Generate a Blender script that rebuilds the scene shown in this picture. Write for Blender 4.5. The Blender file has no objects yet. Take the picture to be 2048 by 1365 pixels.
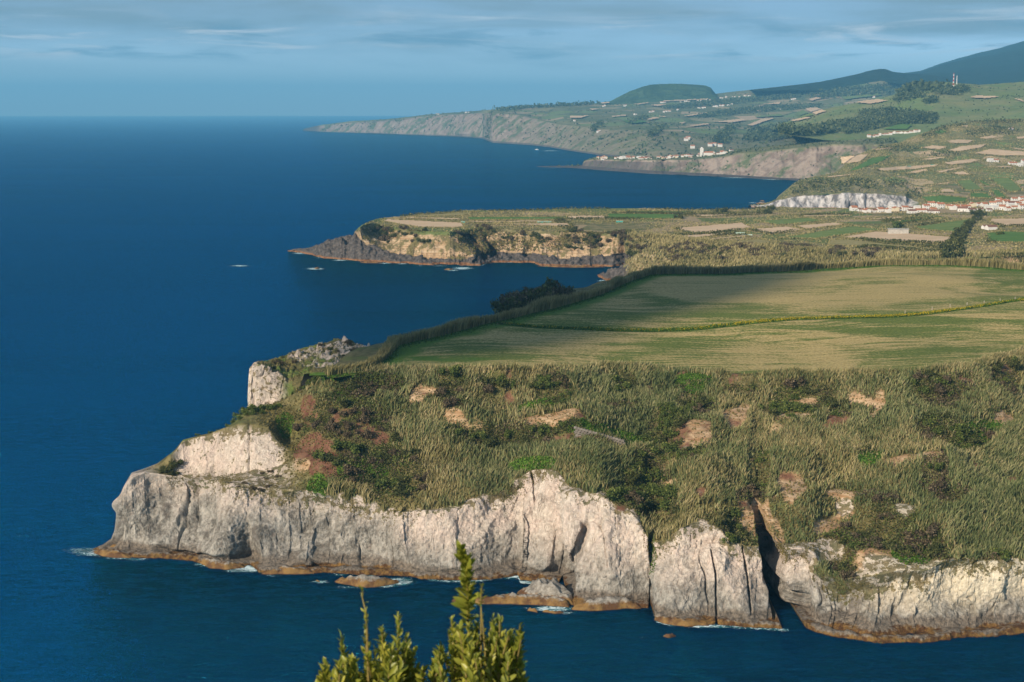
import bpy, math, random
import numpy as np
from mathutils import Vector
from mathutils.bvhtree import BVHTree

# ------------------------------------------------------------------ camera, world, sun, exposure
SC = bpy.context.scene
COL = SC.collection
H = 150.0                 # the viewpoint above the sea, metres
FPX = 2844.0              # focal length in pixels of the 2048 wide photograph (50 mm on 36 mm)
PITCH = math.atan((682.5 - 222.5) / FPX)
CP, SP = math.cos(PITCH), math.sin(PITCH)

cam_d = bpy.data.cameras.new('camera')
cam = bpy.data.objects.new('camera', cam_d)
COL.objects.link(cam)
cam.location = (0, 0, H)
cam.rotation_euler = (math.pi / 2 - PITCH, 0, 0)
cam_d.sensor_width = 36
cam_d.lens = 36 * FPX / 2048
cam_d.clip_start = 0.1
cam_d.clip_end = 200000
cam_d.dof.use_dof = True
cam_d.dof.focus_distance = 600
cam_d.dof.aperture_fstop = 6.3
SC.camera = cam

SUN_AZ = math.radians(40)     # to the left of straight behind the camera
SUN_EL = math.radians(26)
SUN_DIR = Vector((-math.sin(SUN_AZ) * math.cos(SUN_EL), -math.cos(SUN_AZ) * math.cos(SUN_EL), math.sin(SUN_EL)))

world = bpy.data.worlds.new('World')
SC.world = world
world.use_nodes = True
SC.view_settings.view_transform = 'Standard'
SC.view_settings.look = 'None'
SC.view_settings.gamma = 1.0
SC.view_settings.exposure = 0.44
SC.view_settings.use_curve_mapping = False
SC.cycles.use_denoising = True
SC.cycles.max_bounces = 6
SC.cycles.diffuse_bounces = 2
SC.cycles.glossy_bounces = 2
SC.cycles.transparent_max_bounces = 12
SC.cycles.volume_bounces = 0

def lk(nt, a, b):
    nt.links.new(a, b)

def build_world():
    nt = world.node_tree
    nt.nodes.clear()
    N = nt.nodes.new
    out = N('ShaderNodeOutputWorld')
    bg = N('ShaderNodeBackground')
    bg.inputs['Strength'].default_value = 0.105
    sky = N('ShaderNodeTexSky')
    sky.sky_type = 'NISHITA'
    sky.sun_disc = False
    sky.sun_elevation = SUN_EL
    # sun_rotation runs clockwise from +Y seen from above
    sky.sun_rotation = math.atan2(SUN_DIR.x, SUN_DIR.y)
    sky.altitude = 150
    sky.air_density = 1.0
    sky.dust_density = 0.0
    sky.ozone_density = 6.0
    tc = N('ShaderNodeTexCoord')
    sep = N('ShaderNodeSeparateXYZ'); lk(nt, tc.outputs['Generated'], sep.inputs[0])
    az = N('ShaderNodeMath'); az.operation = 'ARCTAN2'
    lk(nt, sep.outputs['X'], az.inputs[0]); lk(nt, sep.outputs['Y'], az.inputs[1])
    comb = N('ShaderNodeCombineXYZ')
    lk(nt, az.outputs[0], comb.inputs['X'])
    elw = N('ShaderNodeMath'); elw.operation = 'MULTIPLY'; elw.inputs[1].default_value = 1.0
    lk(nt, sep.outputs['Z'], elw.inputs[0]); lk(nt, elw.outputs[0], comb.inputs['Y'])
    def noise(sx, sy, scale, det, rough, dist=0.0, off=0.0):
        m = N('ShaderNodeMapping'); m.inputs['Scale'].default_value = (sx, sy, 1)
        m.inputs['Location'].default_value = (off, off * .37, 0)
        lk(nt, comb.outputs[0], m.inputs['Vector'])
        n = N('ShaderNodeTexNoise'); n.inputs['Scale'].default_value = scale
        n.inputs['Detail'].default_value = det; n.inputs['Roughness'].default_value = rough
        n.inputs['Distortion'].default_value = dist
        lk(nt, m.outputs[0], n.inputs['Vector'])
        return n.outputs['Fac']
    def ramp(src, p0, p1, c0=0.0, c1=1.0):
        r = N('ShaderNodeMapRange'); r.interpolation_type = 'SMOOTHSTEP'
        r.inputs['From Min'].default_value = p0; r.inputs['From Max'].default_value = p1
        r.inputs['To Min'].default_value = c0; r.inputs['To Max'].default_value = c1
        lk(nt, src, r.inputs['Value']); return r.outputs['Result']
    def math2(op, a, b):
        m = N('ShaderNodeMath'); m.operation = op
        for i, v in enumerate((a, b)):
            if isinstance(v, (int, float)): m.inputs[i].default_value = v
            else: lk(nt, v, m.inputs[i])
        return m.outputs[0]
    def mix(fac, a, b):
        m = N('ShaderNodeMix'); m.data_type = 'RGBA'
        if isinstance(fac, (int, float)): m.inputs[0].default_value = fac
        else: lk(nt, fac, m.inputs[0])
        for i, v in ((6, a), (7, b)):
            if isinstance(v, tuple): m.inputs[i].default_value = (*v, 1)
            else: lk(nt, v, m.inputs[i])
        return m.outputs[2]
    # clear sky, toned to the cool blue of the photograph
    tint = N('ShaderNodeMix'); tint.data_type = 'RGBA'; tint.blend_type = 'MULTIPLY'
    tint.inputs[0].default_value = 1.0
    lk(nt, sky.outputs[0], tint.inputs[6]); tint.inputs[7].default_value = (0.88, 0.88, 1.06, 1)
    clear = tint.outputs[2]
    # stratus deck: long flat streaks, closed above about two degrees of elevation
    n1 = noise(4.5, 42.0, 1.0, 6, 0.55, 0.25)
    n2 = noise(2.2, 34.0, 1.0, 4, 0.5, 0.2, 3.1)
    n3 = noise(11.0, 75.0, 1.0, 7, 0.6, 0.4, 7.7)
    deck = ramp(math2('ADD', math2('ADD', math2('MULTIPLY', sep.outputs['Z'], 13.0), math2('MULTIPLY', n2, 0.9)), math2('MULTIPLY', n1, 0.55)), 1.05, 1.5)
    thin = math2('MULTIPLY', ramp(n1, 0.38, 0.7), 0.5)
    deckf = math2('MULTIPLY', deck, math2('ADD', thin, 0.62))
    c1 = mix(deckf, clear, (1.95, 2.65, 3.2))
    # ragged small clouds under the deck, lit tops
    zone = math2('MULTIPLY', ramp(sep.outputs['Z'], 0.030, 0.040), ramp(sep.outputs['Z'], 0.072, 0.048))
    puff = math2('MULTIPLY', zone, ramp(n3, 0.5, 0.66))
    c2 = mix(math2('MULTIPLY', puff, 0.8), c1, (1.2, 2.2, 3.2))
    lit = math2('MULTIPLY', zone, ramp(noise(9.0, 85.0, 1.0, 6, 0.62, 0.6, 12.3), 0.5, 0.68))
    c3 = mix(math2('MULTIPLY', lit, 0.85), c2, (6.3, 6.5, 6.8))
    bright = math2('MULTIPLY', deck, ramp(noise(7.0, 75.0, 1.0, 6, 0.58, 0.3, 21.0), 0.56, 0.80))
    c4 = mix(math2('MULTIPLY', bright, 0.8), c3, (6.0, 6.4, 6.8))
    lk(nt, c4, bg.inputs['Color'])
    lk(nt, bg.outputs[0], out.inputs['Surface'])
build_world()

sun_d = bpy.data.lights.new('sun', 'SUN')
sun_d.energy = 5.0
sun_d.angle = math.radians(0.53)
sun_d.color = (1.0, 0.86, 0.67)
sun = bpy.data.objects.new('sun', sun_d)
COL.objects.link(sun)
sun.rotation_euler = SUN_DIR.to_track_quat('Z', 'Y').to_euler()
sun.location = SUN_DIR * 900

# ------------------------------------------------------------------ pixel <-> place
def ray(px, py):
    px = np.asarray(px, float); py = np.asarray(py, float)
    a = (px - 1024) / FPX; b = (682.5 - py) / FPX
    return a, CP + b * SP, -SP + b * CP          # x, y, z of the direction
def atz(px, py, z):
    x, y, dz = ray(px, py); t = (np.asarray(z, float) - H) / dz
    return np.stack([x * t, y * t, H + dz * t], -1)
def aty(px, py, Y):
    x, y, dz = ray(px, py); t = np.asarray(Y, float) / y
    return np.stack([x * t, y * t, H + dz * t], -1)
def proj(p):
    p = np.asarray(p, float)
    X, Y, Z = p[..., 0], p[..., 1], p[..., 2] - H
    f = Y * CP - Z * SP; u = Y * SP + Z * CP
    f = np.maximum(f, 1e-3)
    return 1024 + FPX * X / f, 682.5 - FPX * u / f

# ------------------------------------------------------------------ noise (numpy)
def _hash(ix, iy, iz, seed):
    h = (ix.astype(np.int64) * 374761393 + iy.astype(np.int64) * 668265263 + iz.astype(np.int64) * 2147483647 + seed * 974634707) & 0xFFFFFFFF
    h = ((h ^ (h >> 13)) * 1274126177) & 0xFFFFFFFF
    h = ((h ^ (h >> 16)) * 2246822519) & 0xFFFFFFFF
    return ((h ^ (h >> 15)) & 0xFFFFFF) / float(0xFFFFFF)
def vnoise(x, y, z=0.0, seed=0):
    x, y, z = np.broadcast_arrays(np.asarray(x, float), np.asarray(y, float), np.asarray(z, float))
    ix, iy, iz = np.floor(x), np.floor(y), np.floor(z)
    fx, fy, fz = x - ix, y - iy, z - iz
    fx = fx * fx * fx * (fx * (fx * 6 - 15) + 10); fy = fy * fy * fy * (fy * (fy * 6 - 15) + 10); fz = fz * fz * fz * (fz * (fz * 6 - 15) + 10)
    r = 0.0
    for dx in (0, 1):
        for dy in (0, 1):
            for dz in (0, 1):
                w = (fx if dx else 1 - fx) * (fy if dy else 1 - fy) * (fz if dz else 1 - fz)
                r = r + w * _hash(ix + dx, iy + dy, iz + dz, seed)
    return r * 2 - 1
def fbm(x, y, z=0.0, oct=4, seed=0, gain=0.5):
    a, s, r, t = 1.0, 1.0, 0.0, 0.0
    for i in range(oct):
        r = r + a * vnoise(np.asarray(x) * s + 17.3 * i, np.asarray(y) * s - 9.1 * i, np.asarray(z) * s + 4.7 * i, seed + i)
        t += a; a *= gain; s *= 2.03
    return r / t
def ridged(x, y, z=0.0, oct=4, seed=0):
    a, s, r, t = 1.0, 1.0, 0.0, 0.0
    for i in range(oct):
        r = r + a * (1 - np.abs(vnoise(np.asarray(x) * s + 3.3 * i, np.asarray(y) * s + 8.1 * i, np.asarray(z) * s - 6.7 * i, seed + i)) * 1.8)
        t += a; a *= 0.5; s *= 2.07
    return r / t
def sstep(e0, e1, x):
    t = np.clip((np.asarray(x, float) - e0) / (e1 - e0), 0, 1)
    return t * t * (3 - 2 * t)

# ------------------------------------------------------------------ mesh helpers
def mesh_np(name, verts, faces, mats, smooth=False, attrs=None, midx=None):
    """verts (n,3); faces (m,3) or (m,4) array; attrs: point float arrays"""
    me = bpy.data.meshes.new(name)
    verts = np.asarray(verts, np.float32); faces = np.asarray(faces, np.int32)
    n, k = faces.shape
    me.vertices.add(len(verts)); me.vertices.foreach_set('co', verts.ravel())
    me.loops.add(n * k); me.loops.foreach_set('vertex_index', faces.ravel())
    me.polygons.add(n)
    me.polygons.foreach_set('loop_start', np.arange(0, n * k, k, dtype=np.int32))
    me.polygons.foreach_set('loop_total', np.full(n, k, np.int32))
    if smooth: me.polygons.foreach_set('use_smooth', np.ones(n, bool))
    if midx is not None: me.polygons.foreach_set('material_index', np.asarray(midx, np.int32))
    for a, v in (attrs or {}).items():
        at = me.attributes.new(a, 'FLOAT', 'POINT')
        at.data.foreach_set('value', np.asarray(v, np.float32).ravel())
    for m in (mats if isinstance(mats, (list, tuple)) else [mats]):
        me.materials.append(m)
    me.update(calc_edges=True)
    return me
def link(name, me, parent=None, **props):
    o = bpy.data.objects.new(name, me)
    COL.objects.link(o)
    if parent is not None: o.parent = parent
    for k, v in props.items(): o[k] = v
    return o
def grid_faces(r, c):
    i = np.arange(r * c).reshape(r, c)
    return np.stack([i[:-1, :-1], i[:-1, 1:], i[1:, 1:], i[1:, :-1]], -1).reshape(-1, 4)
def grid_normals(G):
    du = np.gradient(G, axis=1); dv = np.gradient(G, axis=0)
    n = np.cross(du, dv); n /= np.linalg.norm(n, axis=-1, keepdims=True) + 1e-9
    return n
def curve(pts, x, k=1):
    a = np.asarray(pts, float)
    return np.interp(x, a[:, 0], a[:, k])
def rows_between(A, B, n, f=None, last=False):
    t = np.linspace(0, 1, n, endpoint=last)
    if f is not None: t = f(t)
    return [A * (1 - q) + B * q for q in t]

TERR = []      # (vertices, quads) of every piece of ground, for dropping things on them
def bvh_of(pieces):
    vs, fs, o = [], [], 0
    for v, f in pieces:
        vs.append(v); fs.append(f + o); o += len(v)
    v = np.concatenate(vs); f = np.concatenate(fs)
    return BVHTree.FromPolygons(v.tolist(), f.tolist())
# ------------------------------------------------------------------ materials
class NB:
    """a small node builder"""
    def __init__(s, name):
        s.m = bpy.data.materials.new(name); s.m.use_nodes = True
        s.nt = s.m.node_tree; s.nt.nodes.clear()
        s.out = s.N('ShaderNodeOutputMaterial')
    def N(s, t): return s.nt.nodes.new(t)
    def put(s, sock, v):
        if isinstance(v, (int, float)): sock.default_value = v
        elif isinstance(v, tuple): sock.default_value = (*v, 1) if len(v) == 3 and sock.type == 'RGBA' else v
        else: s.nt.links.new(v, sock)
    def pos(s):
        return s.N('ShaderNodeNewGeometry').outputs['Position']
    def obj(s):
        return s.N('ShaderNodeTexCoord').outputs['Object']
    def nrm(s):
        return s.N('ShaderNodeNewGeometry').outputs['True Normal']
    def sep(s, v):
        n = s.N('ShaderNodeSeparateXYZ'); s.put(n.inputs[0], v); return n.outputs
    def attr(s, name):
        n = s.N('ShaderNodeAttribute'); n.attribute_name = name; return n.outputs['Fac']
    def map(s, v, scale=(1, 1, 1), rot=(0, 0, 0), loc=(0, 0, 0)):
        n = s.N('ShaderNodeMapping'); s.put(n.inputs['Vector'], v)
        n.inputs['Scale'].default_value = scale; n.inputs['Rotation'].default_value = rot; n.inputs['Location'].default_value = loc
        return n.outputs[0]
    def noise(s, v, scale, det=4, rough=0.55, dist=0.0):
        n = s.N('ShaderNodeTexNoise'); s.put(n.inputs['Vector'], v)
        n.inputs['Scale'].default_value = scale; n.inputs['Detail'].default_value = det
        n.inputs['Roughness'].default_value = rough; n.inputs['Distortion'].default_value = dist
        return n.outputs['Fac']
    def voro(s, v, scale, feature='F1', out='Distance'):
        n = s.N('ShaderNodeTexVoronoi'); n.feature = feature; s.put(n.inputs['Vector'], v)
        n.inputs['Scale'].default_value = scale
        return n.outputs[out]
    def wave(s, v, scale, dist=2.0, det=2, direction='Y'):
        n = s.N('ShaderNodeTexWave'); n.bands_direction = direction; s.put(n.inputs['Vector'], v)
        n.inputs['Scale'].default_value = scale; n.inputs['Distortion'].default_value = dist; n.inputs['Detail'].default_value = det
        return n.outputs['Fac']
    def rng(s, v, a, b, c=0.0, d=1.0, smooth=True):
        n = s.N('ShaderNodeMapRange'); n.interpolation_type = 'SMOOTHSTEP' if smooth else 'LINEAR'
        s.put(n.inputs['Value'], v)
        for k, q in (('From Min', a), ('From Max', b), ('To Min', c), ('To Max', d)): n.inputs[k].default_value = q
        return n.outputs['Result']
    def op(s, o, a, b=0.0, clamp=False):
        n = s.N('ShaderNodeMath'); n.operation = o; n.use_clamp = clamp
        s.put(n.inputs[0], a); s.put(n.inputs[1], b); return n.outputs[0]
    def mul(s, a, b): return s.op('MULTIPLY', a, b)
    def add(s, a, b): return s.op('ADD', a, b)
    def mix(s, f, a, b, blend='MIX'):
        n = s.N('ShaderNodeMix'); n.data_type = 'RGBA'; n.blend_type = blend
        s.put(n.inputs[0], f); s.put(n.inputs[6], a); s.put(n.inputs[7], b); return n.outputs[2]
    def ramp(s, v, stops):
        n = s.N('ShaderNodeValToRGB'); e = n.color_ramp.elements
        while len(e) < len(stops): e.new(0.5)
        for q, (p, c) in zip(e, stops): q.position = p; q.color = (*c, 1)
        s.put(n.inputs[0], v); return n.outputs[0]
    def bump(s, h, strength=0.5, dist=1.0, normal=None):
        n = s.N('ShaderNodeBump'); n.inputs['Strength'].default_value = strength; n.inputs['Distance'].default_value = dist
        s.put(n.inputs['Height'], h)
        if normal is not None: s.put(n.inputs['Normal'], normal)
        return n.outputs[0]
    def bsdf(s, color, rough=0.9, normal=None, spec=0.2, **kw):
        n = s.N('ShaderNodeBsdfPrincipled')
        s.put(n.inputs['Base Color'], color); s.put(n.inputs['Roughness'], rough)
        n.inputs['Specular IOR Level'].default_value = spec
        if normal is not None: s.put(n.inputs['Normal'], normal)
        for k, v in kw.items(): s.put(n.inputs[k.replace('_', ' ')], v)
        s.put(s.out.inputs['Surface'], n.outputs[0]); return n
    def leafy(s, color, trans=0.35, rough=0.7, spec=0.1, tcol=None):
        p = s.N('ShaderNodeBsdfPrincipled'); s.put(p.inputs['Base Color'], color); s.put(p.inputs['Roughness'], rough)
        p.inputs['Specular IOR Level'].default_value = spec
        t = s.N('ShaderNodeBsdfTranslucent'); s.put(t.inputs['Color'], tcol if tcol is not None else color)
        x = s.N('ShaderNodeMixShader'); x.inputs[0].default_value = trans
        s.put(x.inputs[1], p.outputs[0]); s.put(x.inputs[2], t.outputs[0]); s.put(s.out.inputs['Surface'], x.outputs[0])

M = {}
def plain(name, color, rough=0.85, var=0.12, scale=0.6, spec=0.2):
    b = NB(name); n = b.noise(b.pos(), scale, 5, 0.6)
    c = b.mix(b.rng(n, 0.3, 0.7), tuple(v * (1 - var) for v in color), tuple(min(1, v * (1 + var)) for v in color))
    b.bsdf(c, rough, spec=spec); M[name] = b.m
    return b.m

# --- sea: dark blue body, wind ripples, sky in the grazing reflections
def mk_sea():
    b = NB('sea_water'); p = b.pos()
    w0 = b.noise(b.map(p, (0.022, 0.06, 1), (0, 0, 0.25)), 1.0, 3, 0.5, 0.2)
    w1 = b.noise(b.map(p, (0.11, 0.27, 1), (0, 0, 0.18)), 1.0, 5, 0.62, 0.3)
    w2 = b.noise(b.map(p, (0.42, 0.95, 1), (0, 0, -0.12)), 1.0, 4, 0.6, 0.4)
    h = b.add(b.add(b.mul(w1, 1.7), b.mul(w2, 0.6)), b.mul(w0, 2.0))
    nb = b.bump(h, 1.0, 3.2)
    slick = b.noise(b.map(p, (0.0012, 0.0055, 1), (0, 0, 0.1)), 1.0, 5, 0.6, 0.5)
    col = b.mix(b.rng(slick, 0.35, 0.68), (0.0001, 0.002, 0.008), (0.0002, 0.011, 0.044))
    rp = b.rng(b.add(b.mul(w1, 0.55), b.mul(w2, 0.45)), 0.46, 0.58)
    col = b.mix(b.mul(rp, 0.85), col, (0.0003, 0.015, 0.052))
    d = b.N('ShaderNodeBsdfDiffuse'); b.put(d.inputs['Color'], col)
    g = b.N('ShaderNodeBsdfGlossy'); b.put(g.inputs['Roughness'], b.rng(slick, 0.3, 0.7, 0.05, 0.10)); g.inputs['Color'].default_value = (0.03, 0.57, 1.0, 1); b.put(g.inputs['Normal'], nb)
    f = b.N('ShaderNodeFresnel'); f.inputs['IOR'].default_value = 1.333; b.put(f.inputs['Normal'], nb)
    x = b.N('ShaderNodeMixShader'); b.put(x.inputs[0], b.rng(f.outputs[0], 0.02, 0.6, 0.04, 0.8, False)); b.put(x.inputs[1], d.outputs[0]); b.put(x.inputs[2], g.outputs[0])
    b.put(b.out.inputs['Surface'], x.outputs[0]); M['sea'] = b.m
mk_sea()

# --- the near cliff: pale tuff above, grey below, golden weed at the waterline; slope soils by attribute
def mk_near():
    b = NB('cliff_and_slope'); p = b.pos(); z = b.sep(p)[2]
    nz = b.noise(p, 0.055, 5, 0.6, 0.6)
    fine = b.noise(p, 0.9, 6, 0.65)
    mid = b.noise(b.map(p, (1, 1, 0.42)), 0.22, 6, 0.62, 0.7)
    streak = b.noise(b.map(p, (1, 1, 0.16)), 0.7, 5, 0.6, 0.5)
    hz = b.add(b.add(z, b.mul(b.add(nz, -0.5), 20.0)), b.mul(b.attr('tipgrey'), -8.0))
    pale = b.mix(b.rng(fine, 0.3, 0.72), (0.47, 0.395, 0.325), (0.69, 0.60, 0.515))
    pink = b.mix(b.rng(mid, 0.35, 0.7), pale, (0.57, 0.455, 0.385))
    grey = b.mix(b.rng(b.add(b.mul(mid, 0.6), b.mul(fine, 0.4)), 0.38, 0.62), (0.13, 0.118, 0.10), (0.40, 0.37, 0.325))
    rock = b.mix(b.rng(hz, 5.0, 17.0), grey, pink)
    rock = b.mix(b.mul(b.rng(streak, 0.54, 0.70), 0.5), rock, (0.25, 0.195, 0.16))
    rock = b.mix(b.mul(b.rng(b.noise(b.map(p, (1, 1, 0.5), (0, 0.5, 0)), 0.11, 6, 0.68, 0.9), 0.58, 0.66), 0.5), rock, (0.17, 0.14, 0.115))
    cream = b.mix(b.rng(fine, 0.3, 0.7), (0.60, 0.515, 0.37), (0.74, 0.655, 0.50))
    rock = b.mix(b.mul(b.attr('cream'), b.rng(hz, 3.0, 13.0)), rock, cream)
    low = b.add(z, b.mul(b.add(mid, -0.5), 3.5))
    rock = b.mix(b.rng(low, 4.6, 2.8), rock, b.mix(b.rng(fine, 0.35, 0.65), (0.10, 0.085, 0.07), (0.23, 0.19, 0.15)))
    weed = b.mix(b.rng(b.noise(p, 0.45, 4, 0.6), 0.4, 0.6), (0.085, 0.042, 0.018), (0.20, 0.115, 0.038))
    wz = b.add(b.add(z, b.mul(b.add(fine, -0.5), 2.0)), b.mul(b.add(b.noise(p, 0.09, 5, 0.65), -0.5), 5.5))
    rock = b.mix(b.rng(wz, 1.6, 0.9), rock, weed)
    rock = b.mix(b.rng(z, 0.35, 0.0), rock, (0.07, 0.035, 0.015))
    # scrubby tufts on the rock
    tuft = b.op('GREATER_THAN', b.add(b.noise(p, 0.42, 5, 0.7), b.mul(b.attr('tuft'), 0.36)), 0.84)
    rock = b.mix(b.mul(tuft, 0.85), rock, b.mix(b.rng(mid, 0.4, 0.6), (0.16, 0.12, 0.045), (0.10, 0.10, 0.035)))
    # slope ground under the plants
    g = b.mix(b.rng(b.noise(p, 0.28, 6, 0.65), 0.35, 0.68), (0.085, 0.08, 0.03), (0.20, 0.165, 0.075))
    g = b.mix(b.rng(b.noise(p, 0.07, 4, 0.6), 0.52, 0.7), g, (0.10, 0.125, 0.03))
    bed = b.rng(b.noise(b.map(p, (0.10, 0.10, 1.3)), 1.0, 4, 0.6, 0.6), 0.35, 0.65)
    soil = b.mix(bed, (0.33, 0.195, 0.10), (0.47, 0.335, 0.21))
    soil = b.mix(b.rng(b.noise(p, 0.5, 5, 0.7), 0.52, 0.64), soil, (0.17, 0.13, 0.065))
    g = b.mix(b.attr('soil'), g, soil)
    red = b.mix(b.rng(mid, 0.35, 0.65), (0.095, 0.040, 0.024), (0.20, 0.10, 0.062))
    red = b.mix(b.rng(b.noise(p, 0.4, 5, 0.7), 0.48, 0.62), red, (0.16, 0.115, 0.055))
    g = b.mix(b.attr('red'), g, red)
    g = b.mix(b.attr('green'), g, (0.085, 0.16, 0.022))
    col = b.mix(b.attr('rock'), g, rock)
    crk = b.noise(b.map(p, (1, 1, 0.12), (0.0, 0.25, 0.0)), 1.6, 5, 0.65, 0.3)
    jn = b.op('ABSOLUTE', b.add(b.noise(b.map(p, (1, 1, 0.22), (0.0, 0.3, 0.0)), 0.33, 4, 0.6, 0.5), -0.5))
    jn2 = b.op('ABSOLUTE', b.add(b.noise(b.map(p, (1, 1, 0.6), (0.0, -0.7, 0.2)), 0.5, 4, 0.6, 0.3), -0.5))
    hgt = b.add(b.add(b.add(b.mul(fine, 1.6), b.mul(mid, 2.2)), b.mul(crk, 1.2)), b.add(b.mul(b.rng(jn, 0.0, 0.03), 1.6), b.mul(b.rng(jn2, 0.0, 0.025), 0.9)))
    n = b.bump(b.mul(hgt, b.add(b.mul(b.attr('rock'), 0.8), 0.2)), 0.6, 0.8)
    b.bsdf(col, 0.92, n, 0.12); M['near'] = b.m
mk_near()

# --- dark lava / mid cliffs by attribute
def mk_mid():
    b = NB('lava_headland_ground'); p = b.pos(); z = b.sep(p)[2]
    fine = b.noise(p, 0.35, 6, 0.68); mid = b.noise(p, 0.07, 6, 0.62, 0.5)
    lava = b.mix(b.rng(fine, 0.3, 0.7), (0.042, 0.036, 0.033), (0.15, 0.128, 0.115))
    bed = b.noise(b.map(p, (0.02, 0.02, 0.9)), 1.0, 5, 0.65, 0.5)
    tan = b.mix(b.rng(bed, 0.35, 0.65), (0.36, 0.225, 0.12), (0.56, 0.42, 0.275))
    scrub = b.mix(b.rng(fine, 0.35, 0.65), (0.10, 0.09, 0.035), (0.20, 0.165, 0.075))
    clf = b.mix(b.rng(b.add(mid, b.mul(b.add(fine, -0.5), 0.5)), 0.44, 0.56), tan, scrub)
    grass = b.mix(b.rng(mid, 0.35, 0.65), (0.11, 0.12, 0.04), (0.25, 0.205, 0.11))
    cell = b.sep(b.voro(b.map(p, (1, 0.8, 0.0), (0, 0, 0.2)), 0.02, 'F1', 'Color'))
    plot = b.mix(b.op('GREATER_THAN', cell[1], 0.55), (0.12, 0.165, 0.05), (0.38, 0.28, 0.17))
    grass = b.mix(b.mul(b.op('GREATER_THAN', cell[0], 0.45), 0.8), grass, plot)
    pale = b.mix(b.rng(b.noise(b.map(p, (0.09, 0.09, 0.03)), 1.0, 5, 0.65, 0.5), 0.36, 0.62), (0.13, 0.12, 0.12), (0.56, 0.52, 0.50))
    col = b.mix(b.attr('cliff'), grass, clf)
    col = b.mix(b.attr('pale'), col, pale)
    col = b.mix(b.attr('lava'), col, lava)
    weed = b.mix(b.rng(fine, 0.4, 0.6), (0.20, 0.085, 0.03), (0.30, 0.15, 0.06))
    col = b.mix(b.mul(b.rng(b.add(z, b.mul(b.add(fine, -0.5), 3.0)), 2.2, 1.0), 0.85), col, weed)
    n = b.bump(b.add(b.mul(fine, 3.4), b.mul(mid, 4.0)), 0.8, 1.0)
    b.bsdf(col, 0.93, n, 0.1); M['mid'] = b.m
mk_mid()

def mk_far(name, greens, tans, rockc, s=1.0, patch=0.0085):
    b = NB(name); p = b.pos(); 
    fine = b.noise(p, 0.02 * s, 6, 0.68); mid = b.noise(p, 0.005 * s, 5, 0.6, 0.5)
    cell = b.sep(b.voro(b.map(p, (1, 0.55, 0.0), (0, 0, 0.25)), patch * s, 'F1', 'Color'))
    g = b.mix(b.rng(fine, 0.34, 0.66), greens[0], greens[1])
    g = b.mix(b.rng(mid, 0.40, 0.62), g, greens[2])
    plot = b.mix(b.op('GREATER_THAN', cell[1], 0.5), tans[1], b.mix(cell[2], greens[1], tans[0]))
    plot = b.mix(b.mul(b.rng(fine, 0.35, 0.65), 0.35), plot, greens[1])
    edge = b.voro(b.map(p, (1, 0.55, 0.0), (0, 0, 0.25)), patch * s, 'DISTANCE_TO_EDGE')
    g = b.mix(b.mul(b.mul(b.op('GREATER_THAN', cell[0], 0.42), b.rng(edge, 0.05, 0.07)), b.attr('farm')), g, plot)
    rk = b.mix(b.rng(b.noise(b.map(p, (1, 1, 0.5)), 0.03 * s, 6, 0.7, 0.6), 0.36, 0.62), rockc[0], rockc[1])
    rk = b.mix(b.rng(b.noise(p, 0.013 * s, 6, 0.68), 0.47, 0.6), rk, greens[2])
    col = b.mix(b.attr('cliff'), g, rk)
    col = b.mix(b.attr('lava'), col, (0.075, 0.066, 0.064))
    n = b.bump(b.add(b.mul(fine, 22.0 / s), b.mul(mid, 20.0 / s)), 0.5, 1.0)
    b.bsdf(col, 0.95, n, 0.05); M[name] = b.m
mk_far('far_land', [(0.115, 0.125, 0.06), (0.205, 0.19, 0.10), (0.095, 0.115, 0.055)], [(0.42, 0.31, 0.21), (0.135, 0.19, 0.07)], [(0.17, 0.125, 0.10), (0.30, 0.235, 0.19)])
mk_far('hill_land', [(0.14, 0.13, 0.055), (0.25, 0.215, 0.11), (0.12, 0.14, 0.055)], [(0.46, 0.34, 0.22), (0.13, 0.195, 0.06)], [(0.16, 0.115, 0.095), (0.30, 0.23, 0.18)], 2.2)
mk_far('pasture_hill', [(0.12, 0.155, 0.06), (0.165, 0.20, 0.08), (0.20, 0.20, 0.09)], [(0.10, 0.17, 0.045), (0.12, 0.17, 0.05)], [(0.16, 0.115, 0.095), (0.30, 0.23, 0.18)], 1.3)
mk_far('forest_cloud_shade', [(0.010, 0.020, 0.014), (0.022, 0.035, 0.018), (0.016, 0.030, 0.018)], [(0.03, 0.05, 0.02), (0.02, 0.035, 0.02)], [(0.02, 0.03, 0.02), (0.03, 0.04, 0.02)], 0.8)  # dark forest; the mountain's cloud shade is put into these low colours

mk_far('green_cone', [(0.026, 0.048, 0.022), (0.06, 0.095, 0.04), (0.035, 0.06, 0.026)], [(0.08, 0.12, 0.05), (0.06, 0.10, 0.04)], [(0.02, 0.03, 0.02), (0.03, 0.04, 0.02)], 1.6)

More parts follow.
